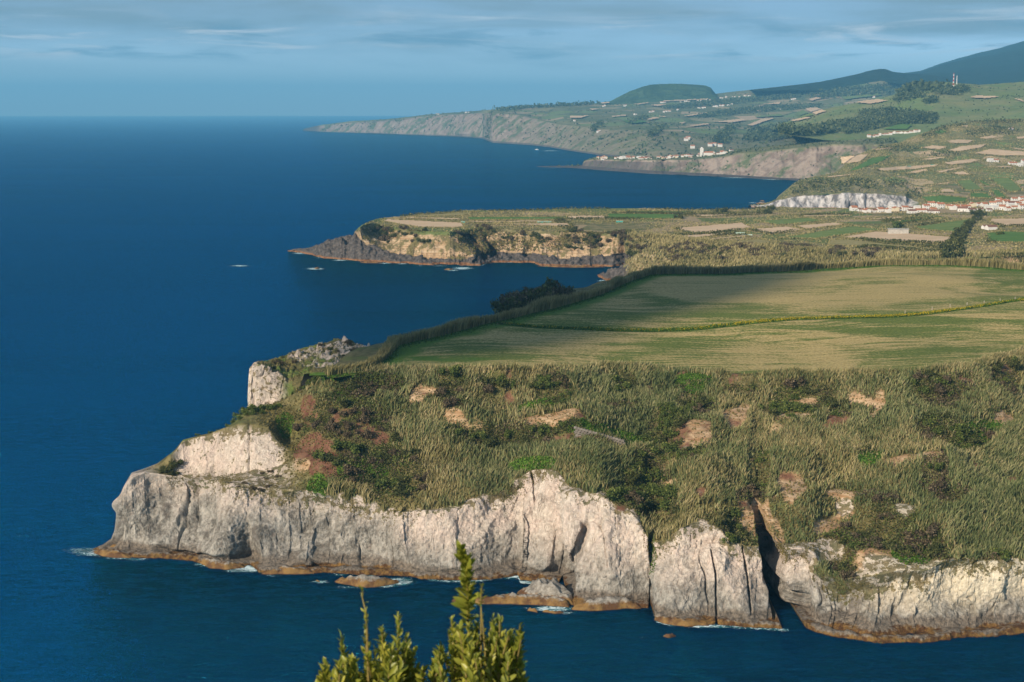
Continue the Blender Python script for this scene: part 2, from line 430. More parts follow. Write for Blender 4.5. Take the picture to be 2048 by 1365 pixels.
# --- the big striped hay field on the near headland
def mk_field():
    b = NB('striped_hay_field'); p = b.pos()
    warp = b.noise(p, 0.012, 2, 0.5)
    q = b.sep(p)
    yy = b.add(b.add(q[1], b.mul(q[0], -0.04)), b.mul(warp, 38.0))
    cv = b.N('ShaderNodeCombineXYZ'); b.put(cv.inputs[0], b.mul(q[0], 0.05)); b.put(cv.inputs[1], yy)
    rows = b.noise(b.map(cv.outputs[0], (0.55, 0.36, 1)), 1.0, 4, 0.75)
    rows2 = b.noise(b.map(cv.outputs[0], (0.35, 0.11, 1)), 1.0, 3, 0.6)
    patch = b.noise(b.map(p, (0.011, 0.021, 1)), 1.0, 5, 0.55, 0.5)
    fine = b.noise(p, 0.9, 4, 0.75)
    tan = b.mix(b.rng(fine, 0.3, 0.7), (0.27, 0.205, 0.085), (0.47, 0.365, 0.165))
    grn = b.mix(b.rng(fine, 0.3, 0.7), (0.070, 0.098, 0.022), (0.160, 0.185, 0.048))
    k = b.add(b.add(b.mul(b.add(rows, -0.5), 3.8), b.mul(b.add(rows2, -0.5), 2.0)), b.add(b.mul(b.add(patch, -0.5), 3.0), b.mul(b.add(fine, -0.5), 1.8)))
    col = b.mix(b.rng(b.add(k, b.attr('dry')), -0.5, 0.6), grn, tan)
    col = b.mix(b.attr('verge'), col, b.mix(b.rng(fine, 0.3, 0.7), (0.06, 0.115, 0.018), (0.10, 0.17, 0.03)))
    n = b.bump(b.add(b.mul(rows, 1.6), fine), 0.6, 0.6)
    b.bsdf(col, 0.95, n, 0.05); M['field'] = b.m
mk_field()

def field_mat(name, a, c, sx=0.02, sy=0.2, rot=0.0):
    b = NB(name); p = b.pos()
    n1 = b.noise(b.map(p, (sx, sy, 1), (0, 0, rot)), 1.0, 5, 0.6); n2 = b.noise(p, 0.25, 5, 0.65)
    col = b.mix(b.rng(b.add(b.mul(n1, 0.7), b.mul(n2, 0.3)), 0.36, 0.64), a, c)
    b.bsdf(col, 0.95, b.bump(n2, 0.3, 0.6), 0.05); M[name] = b.m
field_mat('tilled_soil', (0.44, 0.31, 0.195), (0.57, 0.425, 0.285))
field_mat('green_pasture', (0.105, 0.155, 0.04), (0.17, 0.205, 0.07))
field_mat('lush_pasture', (0.065, 0.135, 0.03), (0.11, 0.18, 0.045))
field_mat('dry_pasture', (0.20, 0.185, 0.075), (0.30, 0.24, 0.115))

# --- plants: colour from a per-plant tone attribute
def plant_mat(name, stops, trans=0.3, spec=0.08):
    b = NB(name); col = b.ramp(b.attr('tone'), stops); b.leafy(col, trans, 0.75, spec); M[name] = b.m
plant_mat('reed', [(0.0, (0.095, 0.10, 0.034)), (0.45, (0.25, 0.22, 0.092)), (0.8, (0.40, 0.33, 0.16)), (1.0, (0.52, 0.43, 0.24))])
plant_mat('green_reed', [(0.0, (0.075, 0.10, 0.038)), (0.5, (0.17, 0.195, 0.08)), (1.0, (0.33, 0.31, 0.15))])
plant_mat('shrub_dark', [(0.0, (0.036, 0.044, 0.017)), (0.6, (0.098, 0.107, 0.036)), (1.0, (0.195, 0.189, 0.072))])
plant_mat('shrub_green', [(0.0, (0.044, 0.065, 0.018)), (0.6, (0.112, 0.144, 0.035)), (1.0, (0.213, 0.225, 0.062))])
plant_mat('shrub_brown', [(0.0, (0.056, 0.043, 0.027)), (0.6, (0.138, 0.106, 0.065)), (1.0, (0.250, 0.194, 0.119))])
plant_mat('bright_cover', [(0.0, (0.035, 0.075, 0.010)), (0.6, (0.075, 0.150, 0.018)), (1.0, (0.13, 0.21, 0.035))])
plant_mat('dry_grass', [(0.0, (0.11, 0.095, 0.03)), (0.6, (0.20, 0.165, 0.06)), (1.0, (0.27, 0.225, 0.095))])
plant_mat('wood_far', [(0.0, (0.045, 0.063, 0.030)), (0.6, (0.098, 0.123, 0.054)), (1.0, (0.180, 0.195, 0.090))])
plant_mat('yellow_flower', [(0.0, (0.10, 0.13, 0.02)), (0.5, (0.32, 0.25, 0.02)), (1.0, (0.55, 0.42, 0.02))])

plain('white_wall', (0.62, 0.60, 0.57), 0.8, 0.06, 0.2)
plain('cream_wall', (0.60, 0.52, 0.38), 0.8, 0.06, 0.2)
plain('terracotta_roof', (0.36, 0.15, 0.08), 0.85, 0.25, 0.5)
plain('old_brown_roof', (0.18, 0.09, 0.06), 0.85, 0.3, 0.5)
plain('window_dark', (0.03, 0.035, 0.04), 0.3, 0.05, 1.0, 0.5)
plain('grey_block', (0.36, 0.34, 0.31), 0.9, 0.2, 0.8)
plain('terrace_stone', (0.20, 0.175, 0.15), 0.95, 0.3, 0.8)
plain('asphalt', (0.055, 0.055, 0.058), 0.9, 0.2, 0.5)
plain('dirt_track', (0.36, 0.28, 0.18), 0.95, 0.2, 0.4)
plain('mast_white', (0.72, 0.72, 0.70), 0.6, 0.04, 0.5)
plain('mast_red', (0.50, 0.07, 0.04), 0.6, 0.05, 0.5)
plain('bark', (0.10, 0.075, 0.05), 0.9, 0.2, 2.0)
plain('teal_paint', (0.05, 0.30, 0.26), 0.5, 0.05, 1.0)
plain('pale_sheet', (0.52, 0.66, 0.56), 0.5, 0.05, 1.0)
plain('wood_post', (0.36, 0.32, 0.26), 0.9, 0.2, 1.0)

# --- sea rocks
def mk_searock():
    b = NB('weedy_sea_rock'); p = b.pos(); z = b.sep(p)[2]
    f = b.noise(p, 0.8, 6, 0.65); m = b.noise(p, 0.25, 4, 0.6)
    g = b.mix(b.rng(f, 0.3, 0.7), (0.13, 0.115, 0.095), (0.34, 0.31, 0.27))
    w = b.mix(b.rng(m, 0.4, 0.6), (0.10, 0.048, 0.019), (0.21, 0.122, 0.040))
    col = b.mix(b.rng(b.add(z, b.mul(b.add(f, -0.5), 2.4)), 1.6, 2.6), w, g)
    col = b.mix(b.rng(z, 0.35, 0.0), col, (0.06, 0.03, 0.014))
    b.bsdf(col, 0.8, b.bump(b.add(f, m), 0.6, 0.8), 0.25); M['sea_rock'] = b.m
mk_searock()
def mk_foam():
    b = NB('sea_foam'); p = b.pos()
    n = b.noise(b.map(p, (0.55, 0.8, 1)), 1.0, 7, 0.72, 1.0)
    a = b.rng(b.add(b.mul(b.add(n, -0.5), 1.6), b.mul(b.attr('foam'), 0.42)), 0.20, 0.52)
    d = b.N('ShaderNodeBsdfDiffuse'); d.inputs['Color'].default_value = (0.62, 0.74, 0.78, 1)
    t = b.N('ShaderNodeBsdfTransparent')
    aq = b.N('ShaderNodeBsdfDiffuse'); aq.inputs['Color'].default_value = (0.03, 0.22, 0.26, 1)
    x0 = b.N('ShaderNodeMixShader'); b.put(x0.inputs[0], b.mul(b.rng(b.attr('foam'), 0.25, 0.9), 0.55)); b.put(x0.inputs[1], t.outputs[0]); b.put(x0.inputs[2], aq.outputs[0])
    x = b.N('ShaderNodeMixShader'); b.put(x.inputs[0], a); b.put(x.inputs[1], x0.outputs[0]); b.put(x.inputs[2], d.outputs[0])
    b.put(b.out.inputs['Surface'], x.outputs[0]); M['foam'] = b.m
mk_foam()
# ------------------------------------------------------------------ the sea
def make_sea():
    # fans out to the geometric horizon of a 150 m viewpoint
    R = 45000.0
    rs = np.concatenate([[0], np.geomspace(40, R, 60)])
    th = np.linspace(0, 2 * math.pi, 181)[:-1]
    V = [(0, 0, 0)]; 
    for r in rs[1:]:
        V += [(r * math.cos(t), r * math.sin(t), 0) for t in th]
    n = len(th); F = []
    tri = []
    for j in range(n): tri.append((0, 1 + j, 1 + (j + 1) % n, 1 + (j + 1) % n))
    for i in range(len(rs) - 2):
        a = 1 + i * n; b = a + n
        for j in range(n): F.append((a + j, b + j, b + (j + 1) % n, a + (j + 1) % n))
    link('sea', mesh_np('sea', V, np.array(F), M['sea']), kind='structure')
make_sea()

FIELD_Z = 55.0
def field_z(x, y):
    x = np.asarray(x, float); y = np.asarray(y, float)
    u = 3.4 * vnoise(x * 0.009 + 4.1, y * 0.010 + 1.3, 0, 5) + 1.1 * vnoise(x * 0.02, y * 0.022, 0, 6)
    return FIELD_Z + u + 0.012 * np.clip(x - 60, 0, 400)

# ------------------------------------------------------------------ near headland, waterline to field edge
W_N = [(180,1106),(190,1109),(215,1112),(237,1114),(277,1116),(326,1117),(387,1123),(425,1137),(458,1138),(500,1130),(518,1146),(560,1148),(628,1147),(640,1144),(673,1147),(746,1151),(820,1153),(844,1159),(893,1162),(942,1162),(990,1158),(1036,1152),(1041,1162),(1080,1166),(1120,1167),(1126,1166),(1136,1200),(1150,1214),(1246,1216),(1281,1217),(1303,1217),(1311,1240),(1346,1251),(1410,1250),(1500,1255),(1550,1258),(1576,1259),(1601,1250),(1625,1262),(1653,1272),(1748,1286),(1843,1286),(1906,1278),(2048,1268),(2150,1266),(2400,1280)]
T_N = [(180,1104),(192,1103),(205,1094),(222,1082),(229,1064),(233,1030),(238,1000),(248,975),(263,955),(290,945),(330,948),(370,953),(417,957),(470,965),(520,975),(580,978),(615,975),(647,992),(702,996),(757,1012),(814,1028),(862,1020),(917,1009),(957,989),(1016,985),(1036,953),(1055,934),(1111,930),(1131,953),(1140,975),(1158,975),(1170,990),(1202,978),(1218,1000),(1230,1024),(1264,1017),(1281,1032),(1288,1064),(1300,1086),(1310,1092),(1328,1082),(1352,1058),(1396,1036),(1443,1047),(1460,1088),(1487,1094),(1533,1090),(1571,1100),(1602,1090),(1628,1096),(1640,1140),(1678,1163),(1716,1153),(1760,1148),(1811,1137),(1860,1146),(1874,1121),(1906,1112),(1970,1121),(2048,1118),(2200,1110),(2400,1100)]
U0_N = [(180,1103),(205,1093),(222,1081),(229,1063),(233,1029),(238,999),(248,974),(263,950),(290,941),(340,946),(377,945),(430,948),(488,946),(530,940),(560,934),(600,930),(640,955)]
U1_N = [(180,1102),(205,1092),(222,1080),(229,1062),(233,1028),(238,998),(248,973),(263,948),(290,939),(315,930),(335,915),(350,903),(366,883),(400,874),(476,864),(536,870),(560,886),(580,900),(610,890),(640,900)]
R_N = [(180,1101),(205,1091),(222,1079),(229,1061),(233,1027),(238,997),(248,972),(263,946),(290,937),(315,927),(335,912),(350,900),(366,880),(400,871),(450,860),(476,845),(500,830),(530,815),(560,802),(600,782),(640,757),(670,748),(700,744),(760,740),(1000,740),(1150,738),(1250,737),(1400,744),(1500,750),(1600,748),(1750,748),(1850,745),(1950,730),(2048,703),(2200,660),(2400,620)]

def gully_mask(px, py, line, half):
    """line: (py, px) centre, half: (py, halfwidth) -> 0..1"""
    c = np.interp(py, [a for a, _ in line], [q for _, q in line])
    w = np.interp(py, [a for a, _ in half], [q for _, q in half])
    return 1 - sstep(0.55, 1.0, np.abs(px - c) / np.maximum(w, 1e-3))

def poly_mask(px, py, poly, soft=6.0):
    """signed soft mask of a pixel polygon, edge broken up later by noise"""
    P = np.asarray(poly, float); ins = np.zeros(px.shape, bool); d = np.full(px.shape, 1e9)
    j = len(P) - 1
    for i in range(len(P)):
        xi, yi = P[i]; xj, yj = P[j]
        c = ((yi > py) != (yj > py)) & (px < (xj - xi) * (py - yi) / (yj - yi + 1e-12) + xi)
        ins ^= c
        ex, ey = xj - xi, yj - yi
        t = np.clip(((px - xi) * ex + (py - yi) * ey) / (ex * ex + ey * ey + 1e-9), 0, 1)
        d = np.minimum(d, np.hypot(px - xi - t * ex, py - yi - t * ey)); j = i
    return sstep(-soft, soft, np.where(ins, d, -d))
def ell_mask(px, py, ells, grow=1.0):
    r = np.zeros(np.shape(px))
    for cx, cy, rx, ry in ells:
        q = np.hypot((px - cx) / (rx * grow), (py - cy) / (ry * grow))
        r = np.maximum(r, 1 - sstep(0.7, 1.15, q))
    return r

SOIL = [(850,795,34,16),(838,812,20,10),(1082,828,34,12),(1128,838,32,14),(910,836,24,10),(945,842,34,8),(1462,822,24,22),(1478,800,16,14),(1384,848,24,14),(1378,870,18,12),(1400,866,14,8),(1578,832,36,12),(1560,842,22,7),(1582,965,36,28),(1588,985,20,22),(1690,980,30,14),(1748,800,12,40),(1720,785,26,10),(1600,785,30,8),(1520,1030,26,40),(1800,918,34,12),(1860,912,30,9),(2010,850,26,16),(1548,1060,18,40),(1335,952,16,8),(600,930,18,16),(1710,1055,10,8),(1690,1010,20,9),(1620,1140,14,20),(1725,1130,34,22),(1660,1040,30,20),(1775,1110,40,18)]
REDS = [(614,832,12,22),(606,908,18,20),(640,922,26,16),(738,862,14,16),(765,882,18,6),(650,945,26,12)]
GREENS = [(742,945,36,34),(700,945,26,30),(1740,905,26,20),(1205,858,70,10),(1270,868,30,12),(635,975,22,24),(1080,795,40,8),(700,790,40,18),(1825,1100,40,26),(570,850,18,22),(1960,860,50,16),(1310,1150,10,40),(1930,880,40,14),(1385,760,40,12),(1060,920,50,14)]
SHRUBZ = [(745,780,70,26),(700,800,60,20),(690,850,90,50),(640,870,40,26),(735,920,80,70),(790,960,70,60),(680,935,40,40),(900,770,30,26),(870,800,26,14),(920,815,60,12),(985,765,26,26),(1100,780,30,34),(1130,790,20,30),(1020,860,90,22),(950,870,70,24),(1110,860,40,26),(1150,870,36,22),(1250,765,26,18),(1240,810,40,10),(1390,800,50,30),(1340,850,50,40),(1370,900,50,30),(1290,960,60,50),(1260,1000,60,40),(1240,1010,40,20),(1300,920,40,30),(1330,1000,30,40),(1480,760,50,18),(1590,800,70,40),(1640,790,40,30),(1680,820,30,26),(1880,775,60,30),(2010,765,36,40),(1880,860,60,24),(1940,880,60,22),(1870,940,34,34),(1910,985,40,20),(1790,1030,50,60),(1750,1080,60,40),(1690,1080,50,50),(1700,1120,50,40),(1840,1090,70,40),(1860,1130,60,26),(1480,1060,44,50),(1500,1000,34,50),(1520,930,24,60),(1500,1080,60,20),(1430,1095,26,16),(1850,1135,50,20),(1990,1120,40,16)]
ROCKY_PATCH = [(1620,1100,60,26),(1810,1010,20,16),(1815,1130,80,22),(1730,1150,40,14),(1690,1000,16,10)]

def near_headland():
    px = np.concatenate([np.arange(180, 300, 1.0), np.arange(300, 2090, 1.3), np.arange(2090, 2400, 2.0)])
    jit = 5 * fbm(px * 0.03, 0, 0, 3, 41) + 3 * fbm(px * 0.14, 0, 0, 2, 42)
    jit *= sstep(280, 420, px)
    Wp = curve(W_N, px); Tp = curve(T_N, px) + jit; Rp = curve(R_N, px)
    W = atz(px, Wp, 0.0)
    YW = W[:, 1]
    tip = sstep(190, 300, px)
    set_T = np.interp(px, [180, 205, 240, 300, 420, 560, 650, 900, 1036, 1080, 1131, 1300, 1400, 1520, 1640, 1720, 1870, 2048, 2400], [3, 5, 10, 16, 20, 20, 15, 14, 20, 24, 18, 15, 17, 14, 14, 12, 12, 12, 14])
    def lowpass(v, sig):
        xs = np.arange(px[0], px[-1], 1.0); f = np.interp(xs, px, v); k = np.exp(-.5 * (np.arange(-3 * sig, 3 * sig + 1) / sig) ** 2); k /= k.sum()
        f = np.convolve(np.pad(f, 3 * sig, mode='edge'), k, 'valid'); return np.interp(px, xs, f)
    keep = 1 - sstep(300, 420, px)
    Traw = Tp.copy()
    Tp = Tp * keep + (lowpass(Tp, 26) * .75 + Tp * .25) * (1 - keep)
    YS = YW * keep + lowpass(YW, 45) * (1 - keep)
    YS = np.maximum(YS, YW - 4)
    YT = np.maximum(YS + set_T, YW + 5); YT = YT * keep + lowpass(YT, 14) * (1 - keep)
    T = aty(px, Tp, YT)
    YW_w = YW; YW = YS
    # ridge / field edge
    YR = np.interp(px, [180, 205, 240, 263, 300, 350, 366, 476, 560, 640, 700], [4, 7, 14, 26, 36, 46, 50, 66, 80, 80, 80])
    R = aty(px, Rp, YW + YR)
    Rf = atz(px, Rp, FIELD_Z); 
    for _ in range(3): Rf = atz(px, Rp, field_z(Rf[:, 0], Rf[:, 1]))
    k = sstep(600, 720, px)[:, None]
    R = R * (1 - k) + Rf * k
    U0 = T * 0.72 + R * 0.28; U1 = T * 0.42 + R * 0.58
    kk = (1 - sstep(570, 640, px))[:, None]
    setU0 = np.interp(px, [180, 240, 263, 377, 560, 640], [3.4, 11, 18, 34, 38, 38]); setU1 = np.interp(px, [180, 240, 263, 377, 560, 640], [3.7, 12.5, 22, 42, 46, 50])
    U0 = U0 * (1 - kk) + aty(px, curve(U0_N, px), YW + setU0) * kk
    U1 = U1 * (1 - kk) + aty(px, curve(U1_N, px), YW + setU1) * kk
    dipd = np.interp(px, [180, 300, 560, 680, 760], [25, 60, 50, 12, 10]); 
    B = R.copy(); B[:, 1] += dipd; B[:, 2] = np.where(px < 640, -6, R[:, 2] - 1.0 - 42 * (1 - sstep(630, 700, px)))
    B0 = W.copy(); B0[:, 1] -= 2.0; B0[:, 2] = -5
    # the wave-cut ledge of weedy rock
    rows = rows_between(B0, W, 3)
    L1 = W.copy(); L1[:, 2] = np.minimum(1.2 + .5 * fbm(px * .05, 0, 0, 2, 78), T[:, 2] * 0.4); L1[:, 1] += 0.7
    L2 = L1.copy(); lw = 2.0 + 1.6 * fbm(px * 0.02, 1.0, 0, 3, 77); L2[:, 1] += np.minimum(lw, set_T * 0.3); L2[:, 2] += 0.4
    rows += rows_between(W, L1, 5); rows += rows_between(L1, L2, 4)
    nc = 130
    for q in np.linspace(0, 1, nc, endpoint=False):
        p = L2 * (1 - q) + T * q
        # convex profile: steep above, flared below
        s = (T[:, 1] - L2[:, 1]); yq = 0.62 * q ** 0.75 + 0.38 * q ** 2.2
        p[:, 1] = L2[:, 1] + s * yq
        zt = q
        rows.append(p)
    ic = len(rows)
    rows += rows_between(T, U0, 34); i0 = len(rows)
    rows += rows_between(U0, U1, 34); i1 = len(rows)
    rows += rows_between(U1, R, 44); i2 = len(rows)
    rows += rows_between(R, B, 8, last=True)
    G = np.stack(rows)                       # rows, cols, 3
    nr, ncol = G.shape[:2]
    PX, PY = proj(G)
    ri = np.arange(nr)[:, None] * np.ones((1, ncol))
    cliff = (ri >= 12) & (ri < ic)
    rockw = sstep(ic + 2, ic - 3, ri) * np.ones_like(PX)
    nbe = fbm(G[..., 0] * .35, G[..., 2] * .35, G[..., 1] * .35, 4, 72)
    rock_px = sstep(-4, 4, PY - (Traw[None, :] + 16 * nbe))
    rockw = np.where(PX > 420, rock_px * (ri < i1), rockw)
    wall = ((ri >= i0) & (ri <= i1 + 1)) * (1 - sstep(548, 585, PX)) * sstep(340, 360, PX)
    terr = ((ri >= ic - 1) & (ri <= i0)) * (1 - sstep(540, 615, PX))
    rockw = np.maximum(rockw, np.maximum(wall, terr * 0.95))
    tipm = (1 - sstep(262, 330, PX)) * (ri < i2 + 8)
    rockw = np.maximum(rockw, tipm)
    # cleft, fissures
    jag = 7 * fbm(G[..., 0] * .02, G[..., 2] * .35, 0, 4, 55)
    big = gully_mask(PX + jag, PY, [(900,1512),(1000,1516),(1060,1533),(1100,1546),(1150,1556),(1200,1571),(1262,1588)], [(900,3),(960,6),(1010,12),(1060,20),(1100,28),(1150,32),(1200,31),(1262,22)])
    bigd = np.interp(PY, [900, 960, 1010, 1080, 1150, 1260], [1.0, 4, 10, 22, 34, 40])
    vg = gully_mask(PX, PY, [(1060,1308),(1220,1304)], [(1060,4),(1130,6),(1220,7)]) * 4.5 * sstep(1050, 1100, PY)
    c1 = gully_mask(PX, PY, [(1090,1421),(1150,1432),(1240,1434)], [(1090,2.2),(1240,3.0)]) * 3 * sstep(1092, 1110, PY)
    c2 = gully_mask(PX, PY, [(1080,1484),(1150,1495),(1225,1503),(1250,1505)], [(1080,2.2),(1240,3.0)]) * 3 * sstep(1086, 1104, PY) * (1 - sstep(1215, 1235, PY))
    c3 = gully_mask(PX, PY, [(930,1060),(1000,1066)], [(930,2), (1000, 2)]) * 2 * sstep(935, 945, PY) * (1 - sstep(990, 1010, PY))
    c4 = gully_mask(PX, PY, [(1060,1172),(1165,1130)], [(1060,10), (1165, 12)]) * 5 * sstep(1040, 1070, PY)
    # upper slope: the shaded gully that climbs to the field
    vall = gully_mask(PX, PY, [(760,1530),(900,1516),(1000,1514)], [(760,20),(900,30),(1000,22)]) * sstep(740, 860, PY) * (1 - sstep(990, 1030, PY)) * 2.0
    # relief
    x, y, z = G[..., 0], G[..., 1], G[..., 2]
    nrm = grid_normals(G)
    flip = np.where(nrm[..., 1] > 0, -1, 1)[..., None]
    nrm = nrm * flip
    u = x * 0.95 - y * 0.3
    d = 3.0 * fbm(u * 0.045, z * 0.012, 0.5, 3, 3) + 7.5 * (ridged((u + z * .75) * 0.026, z * .012, 1.0, 2, 301) - .5) + 3.0 * (ridged((u - z * .5) * 0.06, z * .02, 4.0, 2, 302) - .5)
    r1 = ridged(u * 0.07 + z * .02 + 0.25 * vnoise(z * 0.08, u * 0.03), z * 0.018, 0.0, 3, 11)
    d += 2.8 * (r1 - 0.45)
    cr = np.abs(vnoise(u * 0.13 + z * 0.03 + 0.25 * vnoise(z * 0.16, u * 0.07, 0, 8), z * 0.022, 2.0, 21))
    d -= 1.7 * np.exp(-(cr / 0.035) ** 2) * sstep(-0.2, 0.35, vnoise(u * 0.05, z * 0.06, 3.0, 31))
    cr2 = np.abs(vnoise(u * 0.30 - z * .06 + 0.2 * vnoise(z * 0.4, u * 0.1, 0, 9), z * 0.05, 5.0, 22))
    d -= 0.7 * np.exp(-(cr2 / 0.04) ** 2) * sstep(-.1, .4, vnoise(u * .09, z * .1, 7.0, 23))
    d += 1.0 * fbm(u * 0.30, z * 0.2, y * 0.33, 4, 15) + 0.6 * fbm(u * 1.1, z * 0.8, y * 1.1, 3, 16)
    amp_c = sstep(10, 18, ri) * (1 - sstep(ic - 14, ic + 2, ri)) * np.interp(PX, [180, 230, 300], [0.2, 0.6, 1.0])
    lowfade = np.interp(z, [0, 3, 8], [0.35, 0.55, 1.0])
    amp_c = amp_c * lowfade
    zz = z + 2.5 * fbm(x * .02, y * .02, 0, 3, 53)
    d_s = 1.9 * fbm(x * 0.045, y * 0.045, 0, 4, 51) + 2.6 * (ridged(x * .026 + .004 * y, y * .006, 0, 2, 54) - .5) + 1.25 * np.sin(2 * math.pi * zz / 8.5) + 0.5 * fbm(x * 0.25, y * 0.25, 0, 3, 52)
    amp_s = sstep(ic - 4, ic + 10, ri) * (1 - sstep(i2 - 10, i2, ri)) * np.interp(PX, [260, 420], [0.35, 1.0])
    wallamp = wall * 0.28 * (1 - sstep(i1 - 6, i1 + 1, ri))
    G2 = G + nrm * (d * amp_c)[..., None] + nrm * (d * wallamp)[..., None]
    G2[..., 2] += d_s * amp_s * (1 - wall)
    led = (ri >= 3) & (ri < 13)
    G2[..., 1] += led * (1.1 * fbm(x * 0.16, y * 0.1, 0, 3, 61) + 0.6 * fbm(x * 0.7, z, 0, 2, 62)) * np.interp(PX, [180, 220, 260], [0.2, 0.5, 1])
    G2[..., 2] += ((ri > 5) & (ri < 14)) * 0.6 * fbm(x * 0.4, y * 0.4, 0, 3, 63) * np.interp(PX, [180, 240], [0.2, 1])
    G2[..., 1] += big * bigd + (vg + c1 + c2 + c3 + c4) * (ri < ic + 2)
    G2[..., 2] -= vall
    # nose overhang at the seaward tip
    ov = np.exp(-((PX - 236) / 9) ** 2) * np.exp(-((PY - 1008) / 12) ** 2)
    G2[..., 0] -= ov * 2.2
    sh = 7 * np.exp(-((PX - 385) / 75) ** 2) * np.exp(-((PY - 1090) / 42) ** 2) + 5 * np.exp(-((PX - 470) / 30) ** 2) * np.exp(-((PY - 1040) / 50) ** 2) + 5 * np.exp(-((PX - 620) / 40) ** 2) * np.exp(-((PY - 1120) / 30) ** 2) + 6 * np.exp(-((PX - 1080) / 34) ** 2) * np.exp(-((PY - 1120) / 50) ** 2)
    G2[..., 1] -= sh * ((ri >= 12) & (ri < ic)) * sstep(12, 30, ri)
    # ground attributes
    nb = fbm(x * 0.12, y * 0.12, z * 0.12, 4, 71)
    wx = PX + 26 * fbm(x * .06, y * .06, z * .06, 4, 171); wy = PY + 14 * fbm(x * .06, y * .06, z * .06, 4, 172)
    soil = sstep(0.30, 0.80, ell_mask(wx, wy, SOIL, 1.15) + 1.0 * nb - .05)
    red = sstep(0.35, 0.6, ell_mask(wx, wy, REDS, 1.6) + 1.0 * nb)
    green = sstep(0.35, 0.6, ell_mask(PX, PY, GREENS, 1.1) + 0.4 * nb) * (ri >= ic - 30)
    edge = np.where(PX > 420, 1 - sstep(0, 70, PY - Traw[None, :]), sstep(ic - 42, ic + 1, ri))
    rp = sstep(0.35, 0.6, ell_mask(PX, PY, ROCKY_PATCH, 1.2) + 0.6 * nb)
    rockw = np.maximum(rockw, rp * 0.9)
    tuft = np.clip(edge * 1.0 + 0.25 * sstep(1450, 1900, PX) + 0.25 * terr - 0.35 * wall + 0.35 * wall * sstep(i1 - 8, i1, ri), 0, 1) * np.interp(PX, [200, 300, 380], [0.1, 0.5, 1])
    cream = sstep(1560, 1950, PX) * 0.85
    V = G2.reshape(-1, 3); F = grid_faces(nr, ncol)
    F = F[:, ::-1]
    me = mesh_np('headland', V, F, M['near'], True, dict(rock=rockw, soil=soil, red=red, green=green, tuft=tuft, cream=cream, tipgrey=1 - sstep(560, 900, PX)))
    link('headland', me, kind='structure')
    return dict(G=G2, PX=PX, PY=PY, ri=ri, ic=ic, i0=i0, i1=i1, i2=i2, rock=rockw, soil=soil, red=red, green=green, px=px, big=big)
NEAR = near_headland()

# ------------------------------------------------------------------ the plateau field with its shelf and its hidden seaward cliff
HEDGE_L = [(655,752),(700,745),(748,735),(775,715),(795,692),(830,683),(900,668),(960,652),(1040,634),(1100,620),(1170,600),(1220,582),(1265,562),(1300,550)]
HEDGE_F = [(1300,550),(1330,549),(1450,549),(1560,544),(1650,538),(1760,532),(1880,531),(1960,534),(2048,541),(2200,548),(2420,556)]
def on_field(pts):
    a = np.asarray(pts, float); P = atz(a[:, 0], a[:, 1], FIELD_Z)
    for _ in range(4): P = atz(a[:, 0], a[:, 1], field_z(P[:, 0], P[:, 1]))
    return P
DITCH = [(1000,646),(1030,650),(1080,654),(1150,657),(1230,660),(1300,661),(1380,659),(1450,655),(1520,646),(1600,637),(1700,635),(1780,633),(1850,627),(1900,620),(1960,612),(2048,599),(2150,585)]
def dense(P, n):
    P = np.asarray(P, float); s = np.concatenate([[0], np.cumsum(np.linalg.norm(np.diff(P, axis=0), axis=1))])
    t = np.linspace(0, s[-1], n)
    return np.stack([np.interp(t, s, P[:, i]) for i in range(P.shape[1])], -1)
LHE = dense(on_field(HEDGE_L), 160); FHE = dense(on_field(HEDGE_F), 160)
def seg_dist(x, y, P):
    d = np.full(np.shape(x), 1e9)
    for i in range(len(P) - 1):
        ax, ay = P[i, 0], P[i, 1]; ex, ey = P[i + 1, 0] - ax, P[i + 1, 1] - ay
        t = np.clip(((x - ax) * ex + (y - ay) * ey) / (ex * ex + ey * ey + 1e-9), 0, 1)
        d = np.minimum(d, np.hypot(x - ax - t * ex, y - ay - t * ey))
    return d
def make_field():
    rim = np.concatenate([LHE, FHE[1:]])[:, :2]
    # the near edge matched by fraction along the rim
    px = np.linspace(655, 2420, 320); near = on_field(np.stack([px, curve(R_N, px) - 1.5], -1))
    # region x,y grid clipped by row: for every X take near and far limits
    xs = np.linspace(-75, 480, 330)
    near_y = np.interp(xs, near[:, 0], near[:, 1])
    # far limit as function of X
    o = np.argsort(rim[:, 0]); far_y = np.interp(xs, rim[o, 0], rim[o, 1])
    far_y = np.maximum(far_y, near_y + 0.5)
    nv = 230
    t = np.linspace(0, 1, nv)[:, None]
    X = np.broadcast_to(xs, (nv, len(xs))); Y = near_y * (1 - t) + (far_y + 4) * t
    Z = field_z(X, Y)
    G = np.stack([X, Y, Z], -1)
    PX, PY = proj(G)
    dr = seg_dist(X, Y, rim[::4])
    dit = on_field(DITCH); dd = seg_dist(X, Y, dit)
    G[..., 2] -= 0.8 * np.exp(-(dd / 2.5) ** 2)
    n = fbm(X * 0.08, Y * 0.08, 0, 3, 91)
    verge = np.maximum(1 - sstep(6, 13, dr + 4 * n), 1 - sstep(2.2, 4.0, dd + 1.2 * n))
    strip = poly_mask(PX, PY, [(805,712),(860,712),(930,714),(1020,720),(1000,725),(900,724),(830,722)], 3)
    verge = np.maximum(verge, strip * sstep(-0.5, 0.1, n))
    dry = 0.5 * ell_mask(PX, PY, [(1640,705,190,42),(1640,570,420,40)]) - 0.55 * ell_mask(PX, PY, [(1850,720,160,26),(1800,650,180,20),(2000,560,60,30)]) 
    me = mesh_np('field', G.reshape(-1, 3), grid_faces(nv, len(xs)), M['field'], True, dict(verge=verge, dry=dry))
    link('field', me, kind='structure')
    return G
FIELD_G = make_field()

